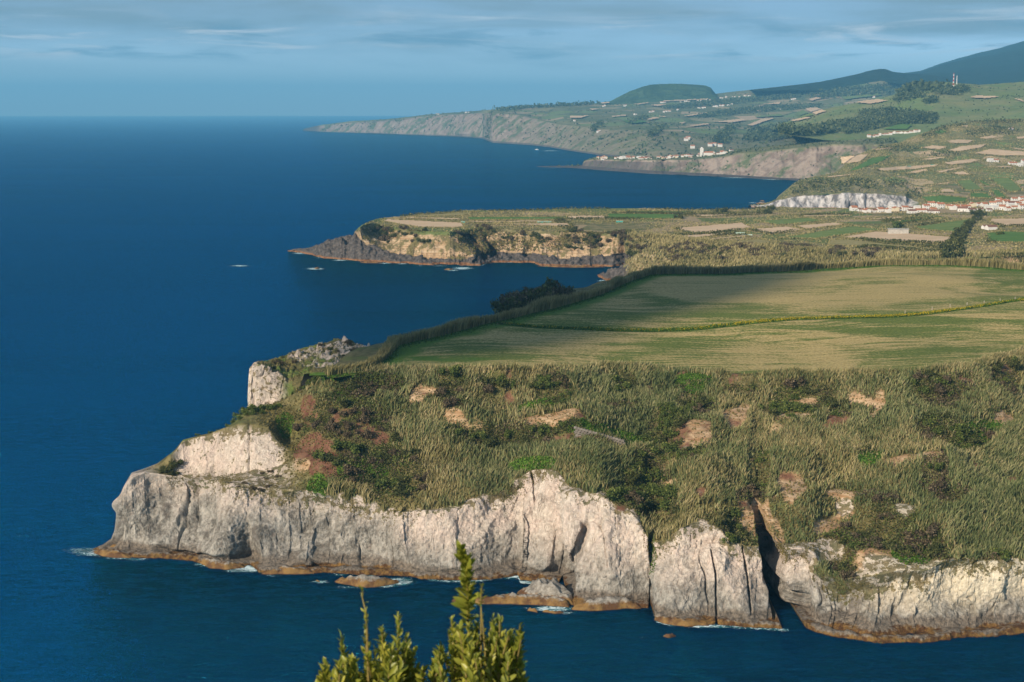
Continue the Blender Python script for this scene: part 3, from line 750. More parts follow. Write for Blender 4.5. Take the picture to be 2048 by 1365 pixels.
def back_shelf():
    P = np.concatenate([LHE, FHE[1:]]); n = len(P)
    tan = np.gradient(P[:, :2], axis=0); nr = np.stack([-tan[:, 1], tan[:, 0]], -1); nr /= np.linalg.norm(nr, axis=1, keepdims=True)
    # outward is seaward / away from the field
    rows = []
    sw = 10 + 18 * np.exp(-((np.arange(n) - 112) / 22.0) ** 2)
    for off, dz, w in ((-4, -0.3, 0), (2, -0.4, 0), (6, -1.0, .6), (10, -2.5, 1), (14, -7, 1), (22, -26, 1), (30, -48, 1), (36, -58, 1), (42, -64, 1)):
        q = P.copy(); o = off + (sw * w)
        q[:, :2] += nr * np.asarray(o).reshape(-1, 1); q[:, 2] += dz
        if off > 6: q += 1.5 * np.stack([fbm(q[:, 0] * .1, q[:, 1] * .1, off, 3, 5)] * 3, -1)
        rows.append(q)
    G = np.stack(rows)
    z = np.zeros(G.shape[:2])
    me = mesh_np('headland', G.reshape(-1, 3), grid_faces(*G.shape[:2]), M['near'], True, dict(rock=sstep(50, 45, G[..., 2]), soil=z, red=z, green=z, tuft=z + .6, cream=z))
    link('headland', me, kind='structure')
back_shelf()

# ------------------------------------------------------------------ the rocky knoll behind the seaward slope
def knoll():
    px = np.arange(490, 812, 1.2)
    ridge = curve([(490,860),(494,830),(497,800),(499,760),(501,735),(510,726),(530,722),(560,716),(590,702),(620,692),(650,686),(675,678),(690,680),(715,690),(740,696),(770,700),(790,706),(812,720)], px) + 1.6 * fbm(px * .12, 0, 0, 3, 5)
    YB = np.interp(px, [490, 812], [568, 560])
    face = curve([(490,862),(497,806),(501,742),(510,735),(530,738),(555,745),(575,760),(600,760),(660,740),(720,735),(812,735)], px)
    A = aty(px, np.full_like(px, 872.0), YB)
    E = aty(px, np.maximum(face, ridge + 1), YB + np.interp(px, [490, 500, 560, 812], [2, 8, 14, 26]))
    Rg = aty(px, ridge, YB + np.interp(px, [490, 500, 560, 675, 812], [4, 14, 40, 56, 50]))
    Bk = Rg.copy(); Bk[:, 1] += 45; Bk[:, 2] = -5
    rows = rows_between(A, E, 90) + rows_between(E, Rg, 70) + rows_between(Rg, Bk, 14, last=True)
    G = np.stack(rows); PX, PY = proj(G); x, y, z = G[..., 0], G[..., 1], G[..., 2]
    nrm = grid_normals(G); nrm *= np.where(nrm[..., 1] > 0, -1, 1)[..., None]
    ri = np.arange(len(rows))[:, None] * np.ones((1, len(px)))
    d = 1.6 * fbm(x * .08, z * .03, y * .08, 4, 7) - 1.0 * np.exp(-(np.abs(vnoise(x * .3, z * .08, y * .3, 8)) / .08) ** 2) + .7 * fbm(x * .4, z * .3, y * .4, 3, 9)
    G = G + nrm * (d * np.interp(ri, [0, 4, 150, 160, 174], [0, 1, 1, .7, .5]))[..., None]
    crag = np.clip(ell_mask(PX, PY, [(665,694,64,20),(725,704,60,16),(640,722,50,14),(600,712,30,10)]) * sstep(-.25, .15, fbm(x * .3, y * .3, z * .3, 3, 44)), 0, 1)
    G[..., 2] += crag * np.maximum(0, 2.6 * fbm(x * .5, y * .5, 0, 4, 12) + .3) * (ri < 162)
    rock = np.maximum(sstep(585, 545, PX + 10 * fbm(x * .2, z * .2, 0, 3, 3)) * (ri < 96), crag)
    rock = np.maximum(rock, sstep(520, 505, PX))
    n = fbm(x * .15, y * .15, z * .15, 4, 33)
    me = mesh_np('headland', G.reshape(-1, 3), grid_faces(*G.shape[:2])[:, ::-1], M['near'], True,
                 dict(rock=np.clip(rock, 0, 1), soil=sstep(.3, .5, n) * .3, red=np.zeros_like(n), green=sstep(.05, .35, n) * .6, tuft=np.full_like(n, .8), cream=np.zeros_like(n)))
    link('headland', me, kind='structure')
    return dict(G=G, PX=PX, PY=PY, rock=rock)
KNOLL = knoll()
# ------------------------------------------------------------------ middle headland with the farmed plateau
def zeros(G): return np.zeros(G.shape[:2])
W_M = [(575,503),(582,504),(600,506),(628,512),(645,517),(690,520),(720,523),(760,525),(800,527),(850,530),(900,531),(960,532),(975,527),(1000,525),(1060,526),(1085,532),(1150,534),(1225,534),(1248,530),(1262,545),(1300,575),(1500,610),(2400,640)]
K_M = [(575,502.5),(590,501),(600,500),(625,499),(640,493),(665,486),(685,479),(700,478),(712,474),(740,492),(770,502),(830,513),(880,519),(940,519),(960,517),(1000,505),(1060,506),(1100,513),(1200,514),(1250,508),(1300,530),(1500,560),(2400,590)]
T_M = [(575,502),(600,499.5),(640,492),(685,478),(706,474),(712,470),(716,460),(724,452),(740,447),(760,448),(800,458),(840,463),(900,465),(930,462),(960,458),(1000,460),(1060,462),(1100,464),(1200,467),(1300,474),(1350,480),(1400,487),(1480,495),(1600,505),(1700,511),(1800,516),(1880,521),(2048,528),(2400,535)]
B_M = [(575,501.5),(600,499),(640,491),(685,477),(706,473),(712,468),(716,458),(724,450),(740,442),(757,437),(800,433),(840,427.5),(880,426),(930,421),(1000,421),(1060,420),(1150,416.5),(1300,417.5),(1400,419),(1500,418),(1540,413.5),(1600,416),(1700,417.5),(1830,417),(1850,414),(2048,414),(2400,424)]
def mid_headland():
    px = np.concatenate([np.arange(575, 1320, 1.3), np.arange(1320, 2400, 3.0)])
    wp = curve(W_M, px) + .8 * fbm(px * .09, 0, 0, 3, 3); W = atz(px, wp, 0.0); YW = W[:, 1]
    kp = np.minimum(curve(K_M, px) + 1.5 * fbm(px * .1, 0, 0, 3, 4), wp - .4)
    K = aty(px, kp, YW + np.interp(px, [575, 640, 712, 760, 900, 1250, 1300], [3, 10, 22, 18, 14, 16, 30]))
    tp = np.minimum(curve(T_M, px), kp - .2)
    land = sstep(706, 740, px)
    zt = np.interp(px, [700, 720, 800, 1200, 1400, 1600, 2048, 2400], [26, 30, 30, 29, 30, 32, 40, 46])
    Tz = atz(px, tp, zt); Tl = aty(px, tp, YW + 24)
    k = sstep(712, 760, px)[:, None]; T = Tl * (1 - k) + Tz * k
    # keep the top behind the foot
    T[:, 1] = np.maximum(T[:, 1], K[:, 1] + 3)
    bp = np.minimum(curve(B_M, px), tp - .2)
    Bz = atz(px, bp, np.interp(px, [700, 760, 1540, 1800, 2400], [27, 31, 30, 32, 36])); Bl = aty(px, bp, YW + 34)
    B = Bl * (1 - k) + Bz * k
    D = B.copy(); D[:, 1] += 60; D[:, 2] = -6
    kk = sstep(1846, 1884, px); D[:, 2] = -6 * (1 - kk) + B[:, 2] * kk; D[:, 1] += 500 * kk; D[:, 0] = B[:, 0] * D[:, 1] / B[:, 1]
    B0 = W.copy(); B0[:, 1] -= 4; B0[:, 2] = -5
    rows = rows_between(B0, W, 2); a = len(rows)
    rows += rows_between(W, K, 30); b = len(rows)
    rows += rows_between(K, T, 64); c = len(rows)
    rows += rows_between(T, B, 90); d = len(rows)
    rows += rows_between(B, D, 8, last=True)
    G = np.stack(rows); PX, PY = proj(G); x, y, z = G[..., 0], G[..., 1], G[..., 2]
    ri = np.arange(len(rows))[:, None] * np.ones((1, len(px)))
    # two clefts with shade on their flank
    g1 = gully_mask(PX, PY, [(455,926),(480,940),(510,962)], [(455,5),(480,13),(510,17)]); g2 = gully_mask(PX, PY, [(455,962),(480,972),(510,988)], [(455,4),(480,8),(510,12)])
    G[..., 1] += (g1 * np.interp(PY, [455, 512], [4, 34]) + g2 * np.interp(PY, [455, 512], [3, 26])) * ((ri > a + 16) & (ri < c))
    nrm = grid_normals(G); nrm *= np.where(nrm[..., 1] > 0, -1, 1)[..., None]
    lav = ((ri >= a - 1) & (ri < b + 3)) * 1.0
    dl = 4.6 * (ridged(x * .06, y * .06, z * .05, 4, 5) - .45) + 3.0 * fbm(x * .2, y * .2, z * .2, 3, 6)
    dc = 5.0 * fbm(x * .035, z * .02, 0, 3, 7) + 2.6 * (ridged(x * .06, z * .03, y * .06, 3, 8) - .5) + 1.0 * fbm(x * .2, z * .2, y * .2, 3, 9)
    clf = ((ri >= b) & (ri < c)) * 1.0
    fade = np.interp(ri, [a, a + 4, b, b + 4, c - 5, c + 3], [.25, 1, 1, 1, .8, 0])
    low = np.interp(PX, [575, 620, 680], [.2, .45, 1])
    G = G + nrm * ((dl * lav + dc * clf) * fade * low)[..., None]
    G[..., 2] += sstep(724, 706, PX) * np.interp(ri, [a + 3, a + 14, d, d + 6], [0, 1, 1, 0]) * np.interp(PX, [575, 610, 650, 712], [.25, .8, 2.6, 4.2]) * (1.7 * fbm(x * .13, y * .13, 0, 4, 88) + .25)
    top = np.interp(ri, [c - 2, c + 6, d - 6, d], [0, 1, 1, .6])
    G[..., 2] += top * (1.0 * fbm(x * .012, y * .012, 0, 3, 12))
    n = fbm(x * .05, z * .05, y * .05, 4, 13)
    lava = np.clip(lav + sstep(725, 700, PX) * (ri < d), 0, 1) * np.where(PX > 1290, 0, 1)
    cl = sstep(b - 2, b + 4, ri) * (1 - sstep(c - 9, c - 2, ri + 5 * n))
    me = mesh_np('middle_headland', G.reshape(-1, 3), grid_faces(*G.shape[:2])[:, ::-1], M['mid'], True, dict(cliff=cl, lava=lava, pale=zeros(G)))
    link('middle_headland', me, kind='structure')
    return dict(G=G, PX=PX, PY=PY, ri=ri, b=b, c=c, d=d)
MID = mid_headland()

def spur():
    px = np.arange(1194, 1420, 1.5)
    wp = curve([(1194,553),(1200,556),(1215,563),(1240,568),(1420,590)], px)
    tp = curve([(1194,552),(1205,545),(1225,536),(1245,528),(1260,518),(1275,506),(1290,500),(1310,500),(1340,514),(1420,560)], px)
    W = atz(px, wp, 0.); Y = W[:, 1]
    T = aty(px, tp, Y + np.interp(px, [1194, 1240, 1420], [6, 34, 70])); B = T.copy(); B[:, 1] += 60; B[:, 2] = -5.0
    B0 = W.copy(); B0[:, 2] = -4; B0[:, 1] -= 3
    G = np.stack(rows_between(B0, W, 2) + rows_between(W, T, 50) + rows_between(T, B, 10, last=True))
    x, y, z = G[..., 0], G[..., 1], G[..., 2]; PX, PY = proj(G)
    G[..., 2] += (np.arange(len(G)) > 3)[:, None] * np.interp(PX, [1194, 1215], [.2, 1]) * (5.0 * (ridged(x * .07, y * .07, 0, 4, 5) - .45) + 2.6 * fbm(x * .3, y * .3, 0, 3, 6))
    lava = sstep(1262, 1248, PX + 8 * fbm(x * .1, y * .1, 0, 3, 4)); 
    me = mesh_np('lava_spur', G.reshape(-1, 3), grid_faces(*G.shape[:2])[:, ::-1], M['mid'], True, dict(cliff=(1 - lava) * .5, lava=lava, pale=zeros(G)))
    link('lava_spur', me, kind='structure')
    return dict(G=G, PX=PX, PY=PY, lava=lava)
SPUR = spur()

# ------------------------------------------------------------------ hills on the right above the village, with the pale cliff on the bay
S_R = [(1500,415),(1530,408),(1545,403),(1565,392),(1585,369),(1600,361),(1640,352),(1680,343),(1700,320),(1725,306),(1760,294),(1800,285),(1835,270),(1860,262),(1890,251),(1930,244),(1990,240),(2048,238),(2200,232),(2400,226)]
def right_hills():
    px = np.arange(1500, 2400, 1.8)
    wp = np.interp(px, [1500, 1515, 1540, 1600, 1830, 1900, 2400], [411, 413, 415, 417, 424, 426, 426])
    Yw = np.interp(px, [1500, 1540, 1820, 1900, 2400], [2260, 2220, 2220, 2080, 2060])
    W = aty(px, wp, Yw); W[:, 2] = np.interp(px, [1500, 1830, 1900, 2400], [0, 0, 28, 34])
    cp = np.minimum(curve([(1500,411),(1522,411),(1540,406),(1560,399),(1600,391),(1640,390),(1690,385),(1750,387),(1810,392),(1830,402),(1900,410),(2048,408),(2400,404)], px) + 1.0 * fbm(px * .12, 0, 0, 3, 5), wp - .3)
    C = aty(px, cp, Yw + np.interp(px, [1500, 1560, 1810, 1850, 2400], [4, 16, 20, 60, 60]))
    sp = np.minimum(curve(S_R, px) + .8 * fbm(px * .06, 0, 0, 3, 9), cp - .3)
    Ys = np.interp(px, [1500, 1545, 1600, 1680, 1800, 1900, 2048, 2400], [2262, 2275, 2500, 2620, 3000, 3250, 3400, 3400])
    S = aty(px, sp, Ys)
    m1 = aty(px, cp * .6 + sp * .4, (Yw + 20) * .62 + Ys * .38)
    D = S.copy(); D[:, 1] += 260; D[:, 2] -= np.interp(px, [1500, 1600, 1700, 2400], [30, 60, 60, 30])
    B0 = W.copy(); B0[:, 2] -= 6
    rows = rows_between(B0, W, 2); rows += rows_between(W, C, 44); c = len(rows)
    rows += rows_between(C, m1, 70) + rows_between(m1, S, 80); s = len(rows); rows += rows_between(S, D, 6, last=True)
    G = np.stack(rows); PX, PY = proj(G); x, y, z = G[..., 0], G[..., 1], G[..., 2]
    ri = np.arange(len(rows))[:, None] * np.ones((1, len(px)))
    cm = ((ri > 2) & (ri < c)) * sstep(1850, 1815, PX)
    G[..., 1] += cm * (14 * (ridged(x * .035, z * .01, 0, 3, 4) - .5) + 5 * fbm(x * .12, z * .06, 0, 3, 6))
    hm = sstep(c, c + 10, ri) * (1 - sstep(s - 12, s, ri))
    G[..., 2] += hm * (5.0 * fbm(x * .006, y * .006, 0, 3, 21) + 1.6 * fbm(x * .03, y * .03, 0, 3, 22))
    pale = np.clip(cm, 0, 1) * sstep(c + 1, c - 3, ri + 2 * fbm(x * .05, z * .1, 0, 3, 3))
    farm = hm * sstep(1700, 1800, PX)
    G2 = G
    mats = [M['hill_land'], M['mid']]
    F = grid_faces(*G.shape[:2])[:, ::-1]
    mi = (pale.reshape(-1)[F].mean(1) > .3).astype(int)
    rough = ((ri >= c) * (1 - sstep(c + 30, c + 60, ri))) * sstep(1840, 1780, PX)
    me = mesh_np('right_hills', G.reshape(-1, 3), F, mats, True, dict(cliff=rough * .35, lava=np.where(mi.sum() >= 0, zeros(G), 0), farm=farm, pale=pale), mi)
    link('hills', me, kind='structure')
    return dict(G=G, PX=PX, PY=PY, ri=ri, c=c, s=s)
RIGHT = right_hills()

# ------------------------------------------------------------------ the village platform across the bay
def far_platform():
    px = np.arange(1066, 1790, 1.6)
    wp = curve([(1066,334),(1100,335),(1140,336),(1168,338),(1190,340),(1230,343),(1300,348),(1400,352),(1500,357),(1590,361.5),(1700,366),(1790,368)], px) + .3 * fbm(px * .1, 0, 0, 3, 1)
    W = atz(px, wp, 0.); Y = W[:, 1]
    lp = np.minimum(curve([(1066,333.6),(1150,334),(1166,332),(1200,334),(1300,341),(1400,346),(1500,352),(1590,357),(1790,362)], px), wp - .2)
    L = aty(px, lp, Y + 25)
    cp = np.minimum(curve([(1066,333.4),(1164,331.5),(1167,325),(1172,321),(1190,319),(1300,320),(1380,319),(1440,314),(1480,307),(1550,301),(1600,295),(1680,288),(1740,290),(1790,290)], px) + .5 * fbm(px * .08, 0, 0, 3, 2), lp - .1)
    C = aty(px, cp, Y + np.interp(px, [1066, 1170, 1300, 1500, 1790], [30, 45, 60, 110, 160]))
    bp = np.minimum(curve([(1066,333.2),(1164,331),(1168,322),(1190,314),(1300,315),(1400,310),(1470,299),(1560,291),(1640,282),(1790,276)], px), cp - .1)
    B = aty(px, bp, Y + np.interp(px, [1066, 1164, 1190, 1300, 1500, 1790], [34, 60, 230, 330, 420, 500]))
    D = B.copy(); D[:, 1] += 120; D[:, 2] = np.interp(px, [1066, 1180, 1300, 1790], [-5, -5, 10, 40])
    B0 = W.copy(); B0[:, 2] = -5
    rows = rows_between(B0, W, 2); rows += rows_between(W, L, 8); l = len(rows); rows += rows_between(L, C, 40); c = len(rows); rows += rows_between(C, B, 24); rows += rows_between(B, D, 5, last=True)
    G = np.stack(rows); x, y, z = G[..., 0], G[..., 1], G[..., 2]; PX, PY = proj(G)
    ri = np.arange(len(rows))[:, None] * np.ones((1, len(px)))
    cm = ((ri > 3) & (ri < c)) * sstep(1160, 1180, PX)
    G[..., 1] += cm * (26 * (ridged(x * .012, z * .008, 0, 4, 4) - .5) + 9 * fbm(x * .05, z * .04, 0, 3, 6))
    lava = ((ri < l) | (PX < 1166)) * 1.0
    lava = np.maximum(lava, .75 * sstep(1420, 1250, PX) * (ri < c - 8))
    me = mesh_np('village_platform', G.reshape(-1, 3), grid_faces(*G.shape[:2])[:, ::-1], M['far_land'], True, dict(cliff=sstep(c + 1, c - 4, ri) * np.ones_like(x), lava=lava, farm=zeros(G)))
    link('village_platform', me, kind='structure')
    return dict(G=G)
PLAT = far_platform()

# ------------------------------------------------------------------ the long far coast
def far_coast():
    px = np.arange(606, 2420, 2.0)
    wp = curve([(606,261.5),(640,264),(770,268.5),(900,273.5),(965,277.5),(985,286),(1060,290.5),(1100,295),(1140,302),(1200,311),(1300,322),(1500,328),(2420,330)], px)
    W = atz(px, wp, 0.); Y = W[:, 1]
    cp = np.minimum(curve([(606,260),(612,258),(640,252),(700,246),(770,241),(800,239),(860,232),(900,229),(980,226),(1040,230),(1080,240),(1110,248),(1200,258),(1280,262),(1350,266),(1400,271),(1500,280),(1700,268),(1850,262),(2420,262)], px) + .5 * fbm(px * .05, 0, 0, 3, 2), wp - .5)
    C = aty(px, cp, Y + np.interp(px, [606, 640, 980, 1100, 1300, 2420], [60, 160, 340, 520, 700, 700]))
    sp = np.minimum(curve([(606,259.5),(612,257),(640,250.5),(700,243),(770,239),(800,236),(860,229),(900,226),(980,220),(1040,217),(1100,211.5),(1200,206.5),(1260,202),(1430,188),(1500,180),(1600,169.5),(1640,165),(1700,153),(1740,143.5),(1760,139.5),(1772,140),(1785,145),(1815,148),(1860,151),(1900,160),(2420,165)], px) + .35 * fbm(px * .11, 0, 0, 3, 4), cp - .3)
    Ys = Y + np.interp(px, [606, 700, 860, 980, 1100, 1200, 1300, 1500, 1800, 2420], [100, 300, 600, 1000, 2000, 3200, 3900, 4300, 4600, 4600])
    S = aty(px, sp, Ys)
    mp = np.minimum(curve([(606,259.8),(860,231),(980,223),(1100,228),(1200,236),(1300,240),(1400,244),(1500,246),(1600,242),(1700,230),(1850,222),(2420,222)], px), cp - .1)
    mp = np.maximum(mp, sp + .1)
    Mr = aty(px, mp, C[:, 1] * .6 + Ys * .4)
    D = S.copy(); D[:, 1] += 900; D[:, 2] -= 120
    B0 = W.copy(); B0[:, 2] = -5
    rows = rows_between(B0, W, 2) + rows_between(W, C, 60); c = len(rows); rows += rows_between(C, Mr, 60) + rows_between(Mr, S, 50); s = len(rows); rows += rows_between(S, D, 4, last=True)
    G = np.stack(rows); x, y, z = G[..., 0], G[..., 1], G[..., 2]; PX, PY = proj(G)
    ri = np.arange(len(rows))[:, None] * np.ones((1, len(px)))
    cm = ((ri > 2) & (ri < c)) * np.interp(ri, [3, 12, c - 8, c], [.3, 1, 1, .2])
    G[..., 1] += cm * (90 * (ridged(x * .0035, z * .003, 0, 4, 4) - .5) + 30 * fbm(x * .012, z * .01, 0, 3, 6)) * np.interp(PX, [606, 660, 800], [.1, .5, 1])
    hm = sstep(c, c + 14, ri) * (1 - sstep(s - 14, s, ri)) * sstep(900, 1150, PX)
    G[..., 2] += hm * (9 * fbm(x * .0018, y * .0018, 0, 4, 21))
    cl = sstep(c + 2, c - 3, ri) * np.ones_like(x) * np.interp(PX, [606, 1000, 1150, 1400], [1, 1, .6, .25])
    lava = np.clip(sstep(646, 630, PX) + (ri < 6) * .8, 0, 1)
    me = mesh_np('far_coast', G.reshape(-1, 3), grid_faces(*G.shape[:2])[:, ::-1], M['far_land'], True, dict(cliff=cl, lava=lava, farm=hm))
    link('far_coast', me, kind='structure')
    return dict(G=G)
FARC = far_coast()

def hump(name, mat, px, base, top, Yb, Yt, namp, seed, ns, back=1.1, drop=200, rr=60, **at):
    wp = curve(base, px); tp = np.minimum(curve(top, px) + .3 * fbm(px * .13, 0, 0, 3, seed), wp - .05)
    A = aty(px, wp + at.get('skirt', 6), Yb - 60); S = aty(px, tp, Yt)
    A0 = aty(px, wp, Yb)
    t = np.linspace(0, 1, rr)
    rows = [A]
    for q in t:
        p = A0 * (1 - q) + S * q
        p[:, 2] = A0[:, 2] + (S[:, 2] - A0[:, 2]) * (1 - (1 - q) ** 1.35)
        rows.append(p)
    D = S.copy(); D[:, 1] = S[:, 1] * back; D[:, 2] -= drop
    rows += rows_between(S, D, 5, last=True)
    G = np.stack(rows); x, y, z = G[..., 0], G[..., 1], G[..., 2]
    ri = np.arange(len(rows))[:, None] * np.ones((1, len(px)))
    m = np.interp(ri, [1, 8, rr - 6, rr], [0, 1, 1, 0])
    G[..., 2] += m * namp * fbm(x * ns, y * ns, 0, 4, seed)
    me = mesh_np(name, G.reshape(-1, 3), grid_faces(*G.shape[:2])[:, ::-1], mat, True, dict(cliff=zeros(G), lava=zeros(G), farm=zeros(G) + at.get('farm', 0)))
    link(name, me, kind='structure')
    return dict(G=G)
CONE = hump('cone_hill', M['green_cone'], np.arange(1208, 1434, 1.0),
     [(1208,206),(1300,208),(1360,206),(1400,201),(1433,191)], [(1208,205.8),(1222,202.5),(1240,193),(1260,183),(1285,174),(1300,170),(1320,168.5),(1360,168),(1395,170),(1412,172),(1422,177),(1428,186),(1433,190.8)], 7900, 8250, 10, 5, .012, 1.03, 120, farm=0.6)
MOUNT = hump('mountain', M['forest_cloud_shade'], np.arange(1770, 2460, 3.0),
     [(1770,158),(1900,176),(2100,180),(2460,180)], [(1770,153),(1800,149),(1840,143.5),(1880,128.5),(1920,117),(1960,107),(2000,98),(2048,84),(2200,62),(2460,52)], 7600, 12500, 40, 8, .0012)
TOWER = hump('pasture_hill', M['pasture_hill'], np.arange(1560, 2460, 2.0),
     [(1560,262),(1650,275),(1800,282),(1900,275),(2100,262),(2460,255)], [(1560,250),(1600,238),(1650,222),(1700,210),(1760,200),(1790,190),(1815,177),(1840,167),(1870,163.5),(1900,165),(1960,170),(2048,164),(2200,158),(2460,150)], 3500, 4800, 16, 9, .004, 1.15, 120, farm=0.45)

RIDGE = hump('wooded_ridge', M['forest_cloud_shade'], np.arange(1500, 1960, 2.0),
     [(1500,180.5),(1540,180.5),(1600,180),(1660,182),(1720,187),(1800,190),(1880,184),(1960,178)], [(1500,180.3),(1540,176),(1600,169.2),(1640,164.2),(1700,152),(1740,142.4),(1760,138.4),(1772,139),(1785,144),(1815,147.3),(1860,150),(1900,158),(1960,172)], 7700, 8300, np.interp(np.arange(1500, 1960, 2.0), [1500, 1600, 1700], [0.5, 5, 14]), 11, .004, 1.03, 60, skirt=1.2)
BV_FAR = bvh_of([(d['G'].reshape(-1, 3), grid_faces(*d['G'].shape[:2])) for d in (MID, RIGHT, PLAT, FARC, CONE, MOUNT, TOWER, RIDGE)])
BV_FIELD = bvh_of([(FIELD_G.reshape(-1, 3), grid_faces(*FIELD_G.shape[:2]))])
def drop_px(px, py, bv=None):
    x, y, z = ray(px, py)
    h = (bv or BV_FAR).ray_cast(Vector((0, 0, H)), Vector((float(x), float(y), float(z))).normalized())
    return h[0]
# ------------------------------------------------------------------ plants
RNG = np.random.default_rng(7)
def sample_grid(G, weight, n):
    """random points on a grid surface, weight per cell corner averaged -> points, row, col"""
    a = G[:-1, :-1]; b = G[:-1, 1:]; c = G[1:, :-1]
    area = np.linalg.norm(np.cross(b - a, c - a), axis=-1)
    w = (weight[:-1, :-1] + weight[1:, 1:]) * .5 * area
    p = w.ravel() / w.sum()
    i = RNG.choice(p.size, n, p=p); r, q = np.divmod(i, w.shape[1])
    u = RNG.random((n, 1)); v = RNG.random((n, 1))
    P = a[r, q] * (1 - u) * (1 - v) + b[r, q] * u * (1 - v) + c[r, q] * (1 - u) * v + G[r + 1, q + 1] * u * v
    return P, r, q
def blades(P, h, w, lean, tone, yaw=None, sink=.25):
    """bent tapering canes: 5 points and 3 triangles each"""
    n = len(P); h = np.broadcast_to(h, n); w = np.broadcast_to(w, n)
    yaw = RNG.random(n) * math.pi if yaw is None else yaw
    s = np.stack([np.cos(yaw), np.sin(yaw), np.zeros(n)], -1) * (w * .5)[:, None]
    up = np.array([0, 0, 1.0])
    B = P - up * sink
    m = B + up * (h * .58)[:, None] + lean * (h * .22)[:, None]
    t = B + up * (h * 1.0)[:, None] + lean * (h * .75)[:, None]
    V = np.stack([B - s * .7, B + s * .7, m + s, m - s, t], 1).reshape(-1, 3)
    o = np.arange(n)[:, None] * 5
    F = np.concatenate([o + np.array([[0, 1, 2]]), o + np.array([[0, 2, 3]]), o + np.array([[3, 2, 4]])])
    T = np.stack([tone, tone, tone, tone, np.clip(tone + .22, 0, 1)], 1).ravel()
    return V, F, T
def leaf_specks(P, size, tone, flat=0.0):
    """small two-triangle leaf clumps facing anywhere"""
    n = len(P); size = np.broadcast_to(size, n)
    a = RNG.normal(size=(n, 3)); a[:, 2] *= (1 - flat); a /= np.linalg.norm(a, axis=1, keepdims=True)
    b = np.cross(a, RNG.normal(size=(n, 3))); b /= np.linalg.norm(b, axis=1, keepdims=True) + 1e-9
    k = (size * .5)[:, None]
    V = np.stack([P - a * k, P + b * k * .62, P + a * k, P - b * k * .62], 1).reshape(-1, 3)
    o = np.arange(n)[:, None] * 4
    F = np.concatenate([o + np.array([[0, 1, 2]]), o + np.array([[0, 2, 3]])])
    return V, F, np.repeat(tone, 4)
def merge(parts):
    vs, fs, ts, o = [], [], [], 0
    for v, f, t in parts: vs.append(v); fs.append(f + o); ts.append(t); o += len(v)
    return np.concatenate(vs), np.concatenate(fs), np.concatenate(ts)
def stuff(name, parts, mat, label=None):
    v, f, t = merge(parts)
    o = link(name, mesh_np(name, v, f, M[mat], False, dict(tone=t)), kind='stuff')
    if label: o['label'] = label
    return o

WIND = np.array([0.85, 0.25, 0.0])
def leans(P, amt=.20, var=.30, s=.05):
    n = len(P)
    g = 1 + .9 * vnoise(P[:, 0] * s, P[:, 1] * s, 0, 3)
    L = WIND[None] * (amt * g)[:, None] + RNG.normal(size=(n, 3)) * var
    L[:, 2] = 0; return L

